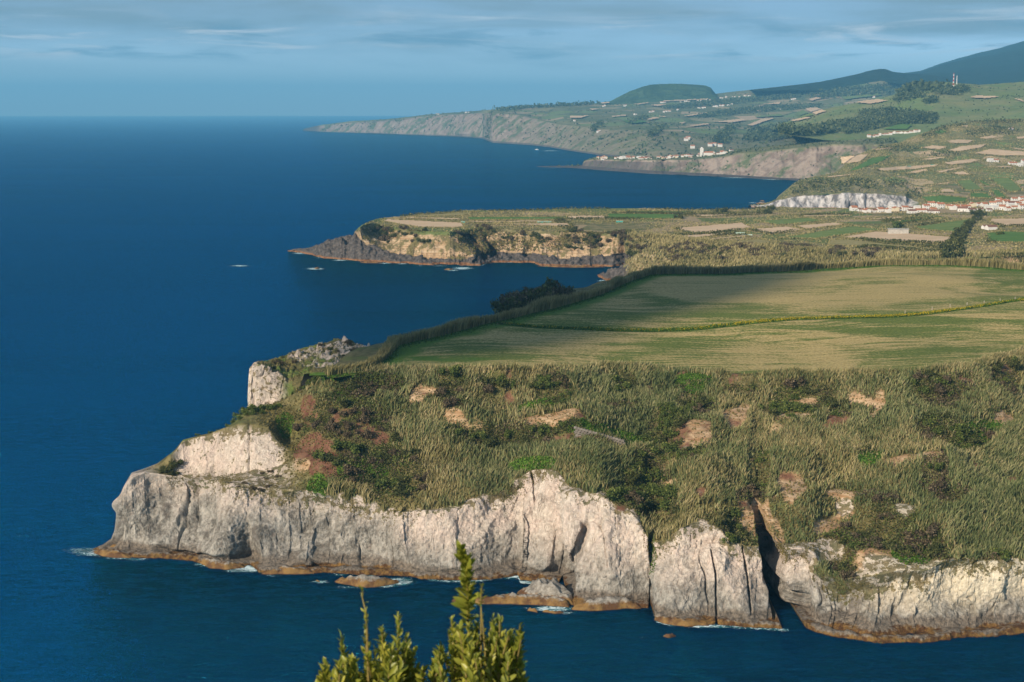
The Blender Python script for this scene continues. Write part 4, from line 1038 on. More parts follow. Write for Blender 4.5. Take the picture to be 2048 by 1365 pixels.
# --- cane on the near slope
def near_plants():
    G, PX, PY = NEAR['G'], NEAR['PX'], NEAR['PY']; ri = NEAR['ri']
    x, y = G[..., 0], G[..., 1]
    slope = ((ri >= NEAR['ic'] - 40) & (ri <= NEAR['i2'] + 1) & (PX < 2390)) * (1 - sstep(.2, .6, NEAR['big']) * sstep(985, 1010, PY))
    bare = np.clip(NEAR['rock'] * 1.2 + NEAR['soil'] * 1.1 + NEAR['red'] * .95, 0, 1)
    zone = ell_mask(PX, PY, SHRUBZ, 1.0)
    rough = ell_mask(PX, PY, [(1680,1040,110,90),(1620,990,70,60),(1760,1130,90,40),(640,880,110,90),(560,860,60,60),(1420,1020,60,30),(1570,1050,60,70),(820,1000,90,26),(900,990,70,20)], 1.0)
    cane = slope * np.clip(1 - bare * 1.3, 0, 1) * (1 - .88 * zone) * (1 - NEAR['green'] * .95) * (1 - .8 * rough) * sstep(590, 680, PX)
    n0 = fbm(x * .03, y * .03, 0, 3, 81)
    cane = cane * (.55 + .45 * sstep(-.35, .1, n0))
    P, r, q = sample_grid(G, cane, 185000)
    tone = np.clip(.46 + .22 * fbm(P[:, 0] * .03, P[:, 1] * .03, 0, 3, 82) + .26 * vnoise(P[:, 0] * .22, P[:, 1] * .22, 0, 88) + .2 * RNG.normal(size=len(P)), 0.0, 1)
    h = 2.0 + 1.7 * RNG.random(len(P)) ** 1.5 + 1.0 * vnoise(P[:, 0] * .18, P[:, 1] * .18, 0, 89) + .9 * fbm(P[:, 0] * .05, P[:, 1] * .05, 0, 2, 83)
    # shorter where the ground shows
    sparse = cane[r, q]; h = h * (.55 + .45 * sstep(.1, .5, sparse))
    greener = fbm(P[:, 0] * .022, P[:, 1] * .022, 0, 3, 84) + .5 * sstep(1650, 1900, PX[r, q]) * sstep(850, 960, PY[r, q]) - .3 * sstep(760, 745, PY[r, q])
    gsel = greener + .25 * RNG.normal(size=len(P)) > .10
    L = leans(P)
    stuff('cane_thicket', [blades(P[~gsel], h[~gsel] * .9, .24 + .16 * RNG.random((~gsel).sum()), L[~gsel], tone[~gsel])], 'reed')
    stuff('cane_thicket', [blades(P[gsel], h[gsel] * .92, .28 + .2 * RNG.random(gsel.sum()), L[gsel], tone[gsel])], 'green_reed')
    # tangled scrub filling the shrub thickets and breaking up the cane
    patchy = sstep(.12, .38, fbm(x * .045, y * .045, 0, 4, 95)) * slope * np.clip(1 - bare * 1.2, 0, 1)
    seam = gully_mask(PX, PY, [(1060,1308),(1200,1304)], [(1060,8),(1200,7)]) * sstep(1070, 1090, PY) * (1 - sstep(1130, 1170, PY))
    P, r, q = sample_grid(G, seam + 1e-9, 900); stuff('seam_greenery', [leaf_specks(P, .5 + .4 * RNG.random(len(P)), RNG.random(len(P)))], 'bright_cover')
    wz = (zone * .9 * np.clip(1 - bare, 0, 1) * slope + patchy * .75 * sstep(600, 700, PX)) * (ri < NEAR['i2'] - 6)
    for mat, nn, sd in (('shrub_dark', 42000, 1), ('shrub_brown', 32000, 2), ('shrub_green', 34000, 3)):
        P, r, q = sample_grid(G, wz * (.15 + sstep(-.05, .25, fbm(x * .07 + 9 * sd, y * .07, 0, 3, 96 + sd))), nn)
        lump = 1.3 + 1.5 * vnoise(P[:, 0] * .35, P[:, 1] * .35, sd, 97)
        P = P + RNG.random((len(P), 1)) * np.clip(lump, .3, 3)[:, None] * [0, 0, 1]
        tone = np.clip(.5 + .25 * RNG.normal(size=len(P)) + .2 * vnoise(P[:, 0] * .3, P[:, 1] * .3, 2, 98), 0, 1)
        stuff('hillside_scrub', [leaf_specks(P, .45 + .45 * RNG.random(len(P)), tone)], mat)
    # dry grass and herbs between
    grass = slope * np.clip(1 - NEAR['rock'] * 1.05, 0, 1) * np.clip(1 - NEAR['soil'] * .7 - NEAR['red'] * .6, 0.0, 1) * (.12 + .88 * np.maximum(np.maximum(rough, zone * .4), NEAR['soil'] * .8)) * sstep(500, 560, PX)
    P, r, q = sample_grid(G, grass, 30000)
    tone = np.clip(.45 + .3 * fbm(P[:, 0] * .06, P[:, 1] * .06, 0, 3, 85) + .18 * RNG.normal(size=len(P)), 0, 1)
    stuff('dry_grass', [leaf_specks(P + [0, 0, .25], .55 + .5 * RNG.random(len(P)), tone)], 'dry_grass')
    grn = slope * NEAR['green']
    P, r, q = sample_grid(G, grn, 12000)
    tone = np.clip(.5 + .3 * RNG.normal(size=len(P)), 0, 1)
    stuff('green_ground_cover', [leaf_specks(P + [0, 0, .25], .5 + .5 * RNG.random(len(P)), tone, .3)], 'bright_cover')
    # scrub clinging to the cliff rim
    PT = curve(T_N, PX); rim = np.exp(-((PY - PT - 8) / 20) ** 2) * (PX > 330) * (PX < 2100) * sstep(-.1, .3, fbm(x * .11, y * .11, G[..., 2] * .11, 3, 86))
    P, r, q = sample_grid(G, rim * (ri > 14), 9000)
    tone = np.clip(.35 + .3 * RNG.normal(size=len(P)), 0, 1)
    stuff('cliff_rim_scrub', [leaf_specks(P, .4 + .5 * RNG.random(len(P)), tone)], 'dry_grass')
near_plants()

def hedges():
    parts = []
    for P0, hh, den in ((LHE, 5.0, 40), (FHE, 5.6, 42)):
        L = np.linalg.norm(np.diff(P0[:, :2], axis=0), axis=1).sum(); n = int(L * den)
        t = RNG.random(n) * (len(P0) - 1); i = t.astype(int); f = (t - i)[:, None]
        P = P0[i] * (1 - f) + P0[np.minimum(i + 1, len(P0) - 1)] * f
        tan = np.gradient(P0[:, :2], axis=0); nr = np.stack([-tan[:, 1], tan[:, 0]], -1); nr /= np.linalg.norm(nr, axis=1, keepdims=True)
        P = P.copy(); P[:, :2] += nr[i] * (RNG.random((n, 1)) * 3.6 - .5); P[:, 2] = field_z(P[:, 0], P[:, 1]) - .3
        tone = np.clip(.42 + .16 * RNG.normal(size=n) + .15 * fbm(P[:, 0] * .05, P[:, 1] * .05, 0, 2, 4), 0, 1)
        h = hh * (.72 + .36 * RNG.random(n)) * (1 + .55 * fbm(P[:, 0] * .05, P[:, 1] * .05, 0, 3, 5))
        parts.append(blades(P, h, .38 + .2 * RNG.random(n), leans(P, .18, .14), tone))
    stuff('cane_hedge', parts, 'reed')
    # long grass of the verge and the ditch, with the yellow bloom along it
    dit = dense(on_field(DITCH), 260); n = 9000
    i = RNG.integers(0, 259, n); P = dit[i] + RNG.normal(size=(n, 3)) * [1.2, 1.3, 0]; P[:, 2] = field_z(P[:, 0], P[:, 1]) - .5
    px, py = proj(P)
    yel = (RNG.random(n) < .66 * np.clip(np.exp(-((px - 1790) / 130) ** 2) + .8 * np.exp(-((px - 1560) / 90) ** 2) + .25, 0, 1))
    stuff('ditch_grass', [leaf_specks(P[~yel] + [0, 0, .4], .9, RNG.random((~yel).sum()), .2)], 'bright_cover')
    stuff('yellow_flowers', [leaf_specks(P[yel] + [0, 0, .7], .6, .25 + .75 * RNG.random(yel.sum()), .3)], 'yellow_flower')
    rim = np.concatenate([LHE, FHE[1:]]); n = 9000; i = RNG.integers(0, len(rim) - 1, n)
    P = rim[i] + RNG.normal(size=(n, 3)) * [1.5, 2.5, 0] - [0, 3.0, 0]; P[:, 2] = field_z(P[:, 0], P[:, 1])
    stuff('verge_grass', [leaf_specks(P + [0, 0, .2], .8, RNG.random(n), .3)], 'bright_cover')
hedges()

# --- shrubs: a few kinds of crown, each standing shrub an object of its own
def shrub_mesh(name, mat, seed, n=420, fl=.72, lobes=7):
    g = np.random.default_rng(seed)
    C = g.normal(size=(lobes, 3)) * [.55, .55, .28]; C[:, 2] = np.abs(C[:, 2]) + .35
    R = .38 + .26 * g.random(lobes)
    k = g.integers(0, lobes, n); d = g.normal(size=(n, 3)); d /= np.linalg.norm(d, axis=1, keepdims=True)
    P = C[k] + d * (R[k] * (.72 + .36 * g.random(n)))[:, None]
    P[:, 2] = np.maximum(P[:, 2] * fl * 1.35, .02)
    tone = np.clip(.45 + .28 * g.normal(size=n) + .25 * g.normal(size=lobes)[k] * .6, 0, 1)
    v, f, t = leaf_specks(P, .20 + .16 * g.random(n), tone)
    # woody stems under the leaves
    sv, sf, st = [], [], []
    for j in range(lobes):
        a = np.array([0, 0, -.15]); b = C[j] * [1, 1, fl]; w = np.array([.035, 0, 0]); w2 = np.array([0, .035, 0])
        o = len(v) + len(sv)
        sv += [a - w, a + w, b, a - w2, a + w2]; sf += [(o, o + 1, o + 2), (o + 3, o + 4, o + 2)]; st += [.1] * 5
    # leafy inner body so that the crown is dense
    iv, if_, it = [], [], []
    base = len(v) + len(sv)
    for j in range(lobes):
        o = base + len(iv); r = R[j] * .74
        for p in ((1, 0, 0), (0, 1, 0), (-1, 0, 0), (0, -1, 0), (0, 0, 1), (0, 0, -1)):
            q = C[j] + np.array(p) * r; q[2] = max(q[2] * fl * 1.35, 0); iv.append(q); it.append(.25)
        if_ += [(o, o + 1, o + 4), (o + 1, o + 2, o + 4), (o + 2, o + 3, o + 4), (o + 3, o, o + 4), (o + 1, o, o + 5), (o + 2, o + 1, o + 5), (o + 3, o + 2, o + 5), (o, o + 3, o + 5)]
    V = np.concatenate([v, np.array(sv), np.array(iv)]); F = np.concatenate([f, np.array(sf), np.array(if_)]); T = np.concatenate([t, st, it])
    return mesh_np(name, V, F, M[mat], False, dict(tone=T))
SHM = {k: [shrub_mesh('shrub', 'shrub_' + k, 10 * i + j + 3) for j in range(4)] for i, k in enumerate(('dark', 'green', 'brown'))}
CAT_N = {}
def put_shrub(P, r, kind, label, group, name='shrub', hz=1.0):
    me = SHM[kind][int(RNG.integers(0, 4))]
    o = bpy.data.objects.new(name, me); COL.objects.link(o)
    o.location = (float(P[0]), float(P[1]), float(P[2]) - .15 * r)
    o.rotation_euler = (0, 0, float(RNG.random() * 6.28)); o.scale = (r, r * (.85 + .3 * RNG.random()), r * hz * (.85 + .3 * RNG.random()))
    o['label'] = label; o['category'] = 'shrub'; o['group'] = group
    return o
KIND_TXT = {'dark': 'dark green', 'green': 'mid green', 'brown': 'brownish'}
NEAR_MARKS = [(690,850,110,40,'around the red earth scar'),(740,935,110,80,'in the green hollow below the red earth'),(740,780,90,30,'under the field hedge near the knoll'),(1000,865,180,40,'left of the old stone terrace wall'),(1260,990,90,70,'at the head of the reed-filled notch in the cliff'),(1350,880,110,60,'between the tan soil scars in mid slope'),(1500,1010,70,130,'along the edge of the deep dark cleft'),(1620,805,110,50,'among the tan scars just below the striped field'),(1740,1080,110,70,'on the grassy spur beside the deep cleft'),(1860,1110,90,50,'at the rim of the cream cliff'),(1900,900,120,110,'in the dense green cane beyond the bright round patch'),(1950,770,120,50,'in the cane bank under the field corner'),(1100,775,200,50,'in the cane just below the shaded field')]
def near_shrubs():
    G, PX, PY = NEAR['G'], NEAR['PX'], NEAR['PY']; ri = NEAR['ri']
    zone = ell_mask(PX, PY, SHRUBZ, 1.0) * (PX < 2080) * np.clip(1 - NEAR['rock'], .0, 1) * (1 - .7 * NEAR['soil']) * (1 - .6 * NEAR['red']) * (ri > NEAR['ic'] - 25) * (ri < NEAR['i2'] - 4) * (1 - sstep(.1, .4, NEAR['big']) * sstep(985, 1010, PY))
    P, r, q = sample_grid(G, zone, 1500)
    def where(px, py):
        for cx, cy, rx, ry, t in NEAR_MARKS:
            if ((px - cx) / rx) ** 2 + ((py - cy) / ry) ** 2 < 1: return t
        return 'in the cane above the pale cliff'
    keep = []
    for i in range(len(P)):
        if all((P[i][0] - P[j][0]) ** 2 + (P[i][1] - P[j][1]) ** 2 > 2.6 ** 2 for j in keep): keep.append(i)
        if len(keep) >= 205: break
    for i in keep:
        px = PX[r[i], q[i]]
        n = fbm(P[i][0] * .04, P[i][1] * .04, 0, 2, 9) + .35 * RNG.normal()
        kind = 'brown' if n > .22 else ('dark' if n > -.15 else 'green')
        put_shrub(P[i], float(RNG.uniform(1.5, 2.9)), kind, KIND_TXT[kind] + ' bushy shrub ' + where(px, PY[r[i], q[i]]), KIND_TXT[kind] + ' shrubs ' + where(px, PY[r[i], q[i]]))
    # along the seaward ridge and on the terrace
    def at_near(px, py):
        d = (PX - px) ** 2 + (PY - py) ** 2; d = d + 1e6 * (ri > NEAR['i2']); k = np.argmin(d); return G.reshape(-1, 3)[k]
    for px, py, s in [(322,938,1.3),(335,932,1.9),(348,930,2.0),(360,928,1.8),(340,940,1.3),(352,942,1.2),(318,945,.9)]:
        put_shrub(at_near(px, py), s, 'dark', 'dark green shrub on the bare pale terrace at the seaward tip', 'shrubs on the seaward terrace')
    for px, py, s in [(372,880,.6),(396,872,.7),(420,867,.9),(440,862,.7),(458,858,1.1),(468,852,1.6),(480,846,1.9),(492,840,2.0),(505,836,2.1),(518,828,2.0),(532,822,2.0),(545,816,1.7),(556,812,1.4),(480,852,1.3),(500,846,1.4),(525,835,1.4)]:
        put_shrub(at_near(px, py), s, 'green', 'mid green shrub on the crest of the ridge running out to the seaward tip', 'shrubs on the seaward ridge')
    for px, py, s in [(525,948,.9),(540,943,1.2),(555,950,1.0),(533,955,.8),(490,968,1.1),(505,975,1.3),(520,978,1.2),(535,972,1.0),(478,974,.7),(462,966,.5)]:
        put_shrub(at_near(px, py), s, 'brown', 'brownish cushion shrub on the bare pale terrace above the cliff', 'cushion shrubs on the bare terrace', hz=.6)
    for px, py, s in [(603,770,1.2),(610,764,1.5),(618,760,1.7),(626,757,1.5),(634,754,1.6),(642,752,1.4),(650,752,1.4)]:
        put_shrub(at_near(px, py), s, 'green', 'mid green shrub in the dip between the knoll and the end of the hedge', 'shrubs in the dip by the knoll')
    KG, KX, KY = KNOLL['G'], KNOLL['PX'], KNOLL['PY']
    z = ell_mask(KX, KY, [(560,722,40,9),(600,708,30,10),(640,695,30,10),(700,690,24,8),(560,735,20,8),(660,705,30,14),(715,706,40,8)]) 
    z[158:] = 0
    P, r, q = sample_grid(KG, z, 24)
    for p in P: put_shrub(p, float(RNG.uniform(.8, 1.5)), 'dark' if RNG.random() < .6 else 'brown', 'low dark shrub on the rocky knoll beside the cane hedge', 'shrubs on the rocky knoll')
    w = np.ones(KX.shape); w[158:] = 0; w *= np.clip(1 - KNOLL['rock'] * .9, 0, 1) * (KX > 540)
    P, r, q = sample_grid(KG, w, 5000)
    stuff('knoll_grass', [leaf_specks(P + [0, 0, .2], .5 + .4 * RNG.random(len(P)), RNG.random(len(P)))], 'dry_grass')
    # scrub wood beyond the hedge
    for k in range(30):
        t = RNG.random(); j = int(70 + 34 * t); b = LHE[j] + np.array([-5.0 - 9 * RNG.random(), 3 + 8 * RNG.random(), 0]); b[2] = field_z(b[0], b[1]) + 1.2 * math.sin(math.pi * min(1, t * 1.1))
        put_shrub(b, float(RNG.uniform(3.8, 5.2)), 'brown' if RNG.random() < .6 else 'dark', 'tall dark brownish shrub on the sea side of the field hedge', 'scrub beyond the field hedge', hz=1.3)
    for k in range(16):
        j = int(RNG.uniform(36, 70)); b = LHE[j] + np.array([-5 - 3 * RNG.random(), 3 + 4 * RNG.random(), 0]); b[2] = field_z(b[0], b[1]) - 2.0
        put_shrub(b, float(RNG.uniform(1.6, 2.4)), 'brown', 'low brown shrub between the field hedge and the sea', 'low scrub beyond the field hedge')
near_shrubs()
# ------------------------------------------------------------------ farmed land, villages, rocks
def inside(px, py, poly):
    P = np.asarray(poly, float); c = np.zeros(np.shape(px), bool); j = len(P) - 1
    for i in range(len(P)):
        xi, yi = P[i]; xj, yj = P[j]
        c ^= ((yi > py) != (yj > py)) & (px < (xj - xi) * (py - yi) / (yj - yi + 1e-12) + xi); j = i
    return c
S_, G_, L_, D_ = 'tilled_soil', 'green_pasture', 'lush_pasture', 'dry_pasture'
FIELDS_MID = [
 (S_, [(762,443.5),(774,439),(923,446),(929,454.5),(909,457),(836,455.5)]), (S_, [(811,435),(923,437.5),(923,441),(814,438)]), (D_, [(832,431),(956,424),(923,432.5),(836,434.5)]),
 (L_, [(934,435),(1123,435),(1127,440),(938,441)]), (S_, [(938,442.5),(1127,441.7),(1069,445.2),(941,446)]), (S_, [(949,449),(1138,447),(1145,456),(1069,452)]),
 (S_, [(1134,432.6),(1207,431.5),(1214,439),(1138,439)]), (L_, [(1213,428),(1357,429),(1362,439),(1216,439)]), (G_, [(1256,422.5),(1420,423),(1357,428),(1254,427)]),
 (S_, [(1368,431),(1519,427),(1526,429),(1402,435)]), (S_, [(1346,457),(1483,446),(1505,456),(1454,465),(1386,470)]), (S_, [(1496,459.5),(1573,453.5),(1611,460.6),(1541,470)]),
 (S_, [(1587,452.6),(1667,446),(1695,449.7),(1613,460)]), (G_, [(1514,442.7),(1615,436),(1654,442.7),(1555,451.6)]), (S_, [(1323,475),(1465,465),(1470,467.5),(1380,479)]),
 (S_, [(1386,481),(1490,471),(1499,474),(1413,482)]), (D_, [(1438,486),(1514,478.6),(1553,484),(1514,491)]), (G_, [(1558,477),(1704,452.6),(1769,460),(1631,479)]),
 (S_, [(1678,475.6),(1751.5,463.7),(1819,467.6),(1915,475.6),(1899,489.5),(1767,483.6)]), (D_, [(1660,480),(1706,480),(1763,487),(1891,498.5),(1889,506),(1740,494.5),(1652,492)]),
 (G_, [(1829,453.7),(1954.7,436.8),(1927,463.7),(1909,465.7),(1839,459.7)]), (L_, [(1767,445),(1849,438),(1879,438),(1799,449)]), (S_, [(1983,438),(2060,437),(2060,454),(2004.5,454),(1977,446)]),
 (L_, [(1971,467.6),(1998.6,463.7),(2070,465),(2070,487.6),(1979,485.6)]), (S_, [(2000.5,507.5),(2070,504.5),(2070,511.5),(2004.5,512.5)]), (S_, [(1708,438.8),(1839,432),(1779,440.5)]), (S_, [(1600,432),(1704,429.5),(1700,432.5),(1610,435)])]
FIELDS_HILL = [
 (S_, [(1679,315),(1740,308),(1720,326),(1683,329)]), (S_, [(1748.6,299.5),(1785,295),(1783,299),(1749.6,303)]), (L_, [(1693,344.5),(1742,317),(1785,311),(1765,325),(1712.5,342.5)]),
 (S_, [(1890,283),(1921,280),(1949,282),(1937,288),(1902,288)]), (S_, [(1843,296.6),(1863,292),(1898,294.6),(1882,300.5),(1863,300.5)]), (S_, [(1892,303.4),(1921,293.7),(1978,288.8),(1960.5,297.6),(1921,304.4)]),
 (S_, [(1943,308),(1980,299.5),(2060,305),(2060,313),(1999.5,313)]), (S_, [(2007,293.7),(2060,301),(2060,304),(2030,300)]), (S_, [(1747.6,338.6),(1804,334),(1878,329.8),(1872.6,334.7),(1823.8,340.5),(1765,343.5)]),
 (S_, [(1804,348),(1843,339.6),(1865,340.5),(1833.5,348)]), (S_, [(1882,327),(1941,319),(1968,321),(1941,327),(1902,331.8)]), (S_, [(1835.5,320),(1882,314.8),(1894,316),(1863,322)]),
 (S_, [(1869,344.5),(1921,335.7),(1925,337.6),(1882,347.4)]), (S_, [(1900,347.4),(1925,343.5),(1945,350.3),(1921,351.9)]), (G_, [(1909.7,363),(1941,360),(1968,381.6),(1931,382.5)]),
 (G_, [(1978,358),(2019,356),(2046,381.6),(2019,386),(1996,372)]), (L_, [(1941,386),(1978,389),(1988,399),(1941,397)]), (L_, [(1980,379.6),(1998,381.6),(2015,397),(1992,396)]),
 (L_, [(1953,361),(1964,362),(1986,373.7),(1970,372.8)]), (L_, [(1839,395),(1882,392),(1935,397),(1933,405),(1898,409),(1855,405)]), (S_, [(1878,386),(1886,378.6),(1902,379.6),(1917.5,387.4)]),
 (S_, [(1859,385.5),(1878,379.6),(1872.6,385.5)]), (S_, [(1849,371.8),(1900,365),(1898,369.8)]), (S_, [(1960.5,336),(2019,332.7),(2027,337)]), (S_, [(1648,355),(1703,349),(1704.6,351.5),(1660,357.5)]),
 (S_, [(1952.7,276.7),(1984,271.8),(2003,276.7),(1970,279.6)]), (D_, [(1937,273.8),(1980,265),(1988,270.8),(1960.5,274.8)]), (L_, [(1865,265),(1882,261),(1898,265),(1878.5,270)]), (S_, [(1917.5,254),(1937,251.5),(1937,256)]),
 (S_, [(2028,276),(2070,270),(2070,276),(2036,280)])]
FIELDS_FAR = [
 (S_, [(1933,198.6),(1952.7,192.7),(2009,195.7),(1980,199.5)]), (S_, [(2025,196.6),(2048,203),(2050,208),(2030,201)]),
 (S_, [(1286.5,243.7),(1306,236),(1323.6,239),(1302,242.8)]), (S_, [(1314,233),(1335,236),(1330,238),(1318,236.5)]), (S_, [(1360.7,234),(1413.4,227),(1419,229.5),(1374,236)]),
 (S_, [(1419,246),(1482,240),(1495.5,243.7),(1462,248)]), (S_, [(1360.7,256.4),(1413.4,248.6),(1423,251),(1384,257)]), (S_, [(1355,247.7),(1376,245.5),(1364.6,251.5)]),
 (S_, [(1214,236),(1251,231.5),(1255,234),(1228,237.5)]), (S_, [(1140,234),(1179,233.4),(1163,239),(1140,239)]), (S_, [(1175,219),(1202.5,220),(1183,223.5)]), (S_, [(1292,212.5),(1343,210.5),(1316,216)]),
 (S_, [(1319.7,203.7),(1419,199.5),(1413.4,202.5),(1327.5,206)]), (S_, [(1198.6,208.6),(1218,205.7),(1220,208.6),(1206,211)]), (S_, [(1265,210.5),(1300,206.3),(1296,209.2),(1277,212.8)]),
 (S_, [(1607,220),(1631,216),(1654.6,225),(1631,232.6)]), (S_, [(1703.6,207),(1751,200),(1780,203.5),(1740,211)]), (S_, [(1613,201.7),(1631,197),(1649,198),(1624,204.6)]),
 (S_, [(1489,254),(1522,240),(1555,238),(1507,254)]), (S_, [(1576.5,243.5),(1613,236),(1624,238.4),(1587,246)]), (S_, [(1515,211),(1565.6,206),(1558,211.5)]),
 (G_, [(1590,228),(1606,222),(1630,233),(1600,240)]), (L_, [(1240,244),(1270,240),(1300,247),(1262,250)]), (G_, [(1500,236),(1560,230),(1570,234),(1520,238)]), (G_, [(1680,196),(1760,188),(1765,193),(1690,203)]), (L_, [(1760,262),(1800,250),(1826,252),(1815,261)])]
def drape(poly, mat, lift, step):
    P = np.asarray(poly, float); x0, y0 = P.min(0) - step; x1, y1 = P.max(0) + step
    sy = min(1.0, (y1 - y0) / 6)
    xs = np.arange(x0, x1 + step, step); ys = np.arange(y0, y1 + sy, sy)
    X, Y = np.meshgrid(xs, ys); wob = .9 * fbm(X * .07, Y * .25, 0, 3, 5) 
    ok = inside(X, Y + wob * min(1, sy), poly)
    pts = {}; V = []; F = []
    cell = ok[:-1, :-1] & ok[1:, :-1] & ok[:-1, 1:] & ok[1:, 1:]
    for r, c in zip(*np.nonzero(cell)):
        q = []
        for a, b in ((r, c), (r, c + 1), (r + 1, c + 1), (r + 1, c)):
            if (a, b) not in pts:
                h = drop_px(X[a, b], Y[a, b])
                if h is None: pts[(a, b)] = None
                else:
                    pts[(a, b)] = len(V); V.append((h.x, h.y, h.z + lift * h.y / 1000))
            q.append(pts[(a, b)])
        if None in q: continue
        yy = [V[i][1] for i in q]
        if max(yy) - min(yy) > .12 * max(yy): continue
        F.append(q)
    if not F: return
    link('field', mesh_np('field', np.array(V), np.array(F), M[mat], True), kind='structure')
for m_, poly in FIELDS_MID: drape(poly, m_, .3, 2.5)
for m_, poly in FIELDS_HILL: drape(poly, m_, .5, 2.0)
for m_, poly in FIELDS_FAR: drape(poly, m_, .9, 2.0)

def edge_px(polys, step):
    out = []
    for _, p in polys:
        p = np.asarray(p, float); n = len(p)
        for i in range(n):
            a, b = p[i], p[(i + 1) % n]; L = np.hypot(*(b - a)); k = max(2, int(L / step))
            t = RNG.random(k)[:, None]; out.append(a * (1 - t) + b * t)
    return np.concatenate(out)
def drops(PP):
    r = [drop_px(a, b) for a, b in PP]; k = [i for i, h in enumerate(r) if h is not None]
    return np.array([r[i][:] for i in k]), np.array(k)
def mid_plants():
    G, PX, PY, ri = MID['G'], MID['PX'], MID['PY'], MID['ri']
    inf = np.zeros(PX.shape, bool)
    for _, p in FIELDS_MID: inf |= inside(PX, PY, p)
    road = inside(PX, PY, [(1893,520),(1908,520),(1945,450),(1962,428),(1955,426),(1935,452)])
    top = (ri >= MID['c'] - 12) & (ri <= MID['d'] + 1) & (PX > 722) & (PX < 2100)
    n0 = fbm(G[..., 0] * .01, G[..., 1] * .01, 0, 3, 11)
    w = top * ~inf * ~road * sstep(-.45, .05, n0 + .1)
    P, r, q = sample_grid(G, w, 26000)
    tone = np.clip(.44 + .22 * fbm(P[:, 0] * .012, P[:, 1] * .012, 0, 3, 12) + .17 * RNG.normal(size=len(P)), 0, 1)
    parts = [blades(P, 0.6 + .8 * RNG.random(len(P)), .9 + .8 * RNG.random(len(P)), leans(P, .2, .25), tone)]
    # windbreak rows round the fields
    E, _ = drops(edge_px(FIELDS_MID, .45))
    E = E + RNG.normal(size=E.shape) * [1.0, 1.6, 0]
    tone = np.clip(.42 + .2 * RNG.normal(size=len(E)), 0, 1)
    parts.append(blades(E, 1.1 + 1.1 * RNG.random(len(E)), .9 + .4 * RNG.random(len(E)), leans(E, .15, .2), tone))
    # the cane bank facing the near field
    w = (ri >= MID['b'] + 4) & (ri < MID['c'] + 4) & (PX > 1255) & (PX < 2100)
    P, r, q = sample_grid(G, w * 1.0, 22000)
    tone = np.clip(.44 + .25 * fbm(P[:, 0] * .02, P[:, 1] * .02, 0, 3, 13) + .17 * RNG.normal(size=len(P)), 0, 1)
    parts.append(blades(P, 3.0 + 1.8 * RNG.random(len(P)), .8 + .5 * RNG.random(len(P)), leans(P, .3, .25), tone))
    # darker clipped growth along part of the field edges
    keep = vnoise(E[:, 0] * .012, E[:, 1] * .012, 0, 66) > .0; Q = np.repeat(E[keep], 2, 0); Q = Q + RNG.normal(size=Q.shape) * [1.2, .8, 0] + RNG.random((len(Q), 1)) * [0, 0, 2.6]
    stuff('field_hedge', [leaf_specks(Q, 1.2 + .9 * RNG.random(len(Q)), np.clip(.5 + .25 * RNG.normal(size=len(Q)), 0, 1))], 'shrub_dark')
    rimP = dense(np.array([p[:] for p in [drop_px(a, b + 1.2) for a, b in B_M if 757 < a < 1550] if p]), 900); rimP = rimP + RNG.normal(size=rimP.shape) * [2, 1.5, 0] + RNG.random((900, 1)) * [0, 0, 2.2]
    keep = vnoise(rimP[:, 0] * .02, 0, 0, 67) > -.1
    stuff('field_hedge', [leaf_specks(rimP[keep], 1.6 + 1.4 * RNG.random(keep.sum()), np.clip(.6 + .25 * RNG.normal(size=keep.sum()), 0, 1))], 'shrub_dark')
    P, r, q = sample_grid(SPUR['G'], (1 - SPUR['lava']) * 1.0, 4000)
    parts.append(blades(P, 1.5 + 1.8 * RNG.random(len(P)), .8 + .5 * RNG.random(len(P)), leans(P, .3, .25), np.clip(.5 + .2 * RNG.normal(size=len(P)), 0, 1)))
    stuff('cane_windbreaks', parts, 'reed')
    # shrubs on its cliff and bank
    z = ell_mask(PX, PY, [(757,463,16,12),(775,470,12,12),(770,480,10,10),(815,468,26,10),(838,476,20,14),(850,484,18,12),(925,470,14,10),(975,468,14,12),(1030,475,20,10),(1075,478,26,10),(1145,480,22,20),(1190,480,30,14),(1240,478,34,14),(1270,490,24,16),(1350,508,36,16),(1395,505,40,18),(1440,510,26,14),(1500,510,30,16),(1575,508,26,14),(1600,500,24,10),(1690,505,24,14),(1735,508,26,12),(1280,510,14,18)]) * (ri > MID['b'] + 2) * (ri < MID['c'] + 6)
    P, r, q = sample_grid(G, z, 900); keep = []
    for i in range(len(P)):
        if all((P[i][0] - P[j][0]) ** 2 + (P[i][1] - P[j][1]) ** 2 > 4.5 ** 2 for j in keep): keep.append(i)
        if len(keep) >= 210: break
    sv, sf, st, so = {}, {}, {}, {}
    for i in keep:
        px = PX[r[i], q[i]]; kind = 'brown' if (RNG.random() < (.75 if px > 1300 else .35)) else 'dark'
        me = SHM[kind][int(RNG.integers(0, 4))]; R_ = float(RNG.uniform(2.4, 4.2))
        v = np.empty(len(me.vertices) * 3, np.float32); me.vertices.foreach_get('co', v); f = np.empty(len(me.polygons) * 3, np.int32); me.loops.foreach_get('vertex_index', f)
        t = np.empty(len(me.vertices), np.float32); me.attributes['tone'].data.foreach_get('value', t)
        o_ = so.get(kind, 0); v = v.reshape(-1, 3) * R_; c_, s_ = math.cos(i), math.sin(i); v = v @ np.array([[c_, s_, 0], [-s_, c_, 0], [0, 0, 1]])
        sv.setdefault(kind, []).append(v + P[i] - [0, 0, .3]); sf.setdefault(kind, []).append(f.reshape(-1, 3) + o_); st.setdefault(kind, []).append(t); so[kind] = o_ + len(v)
    for kind in sv:
        link('scrub', mesh_np('scrub', np.concatenate(sv[kind]), np.concatenate(sf[kind]), M['shrub_' + kind], False, dict(tone=np.concatenate(st[kind]))), kind='stuff')
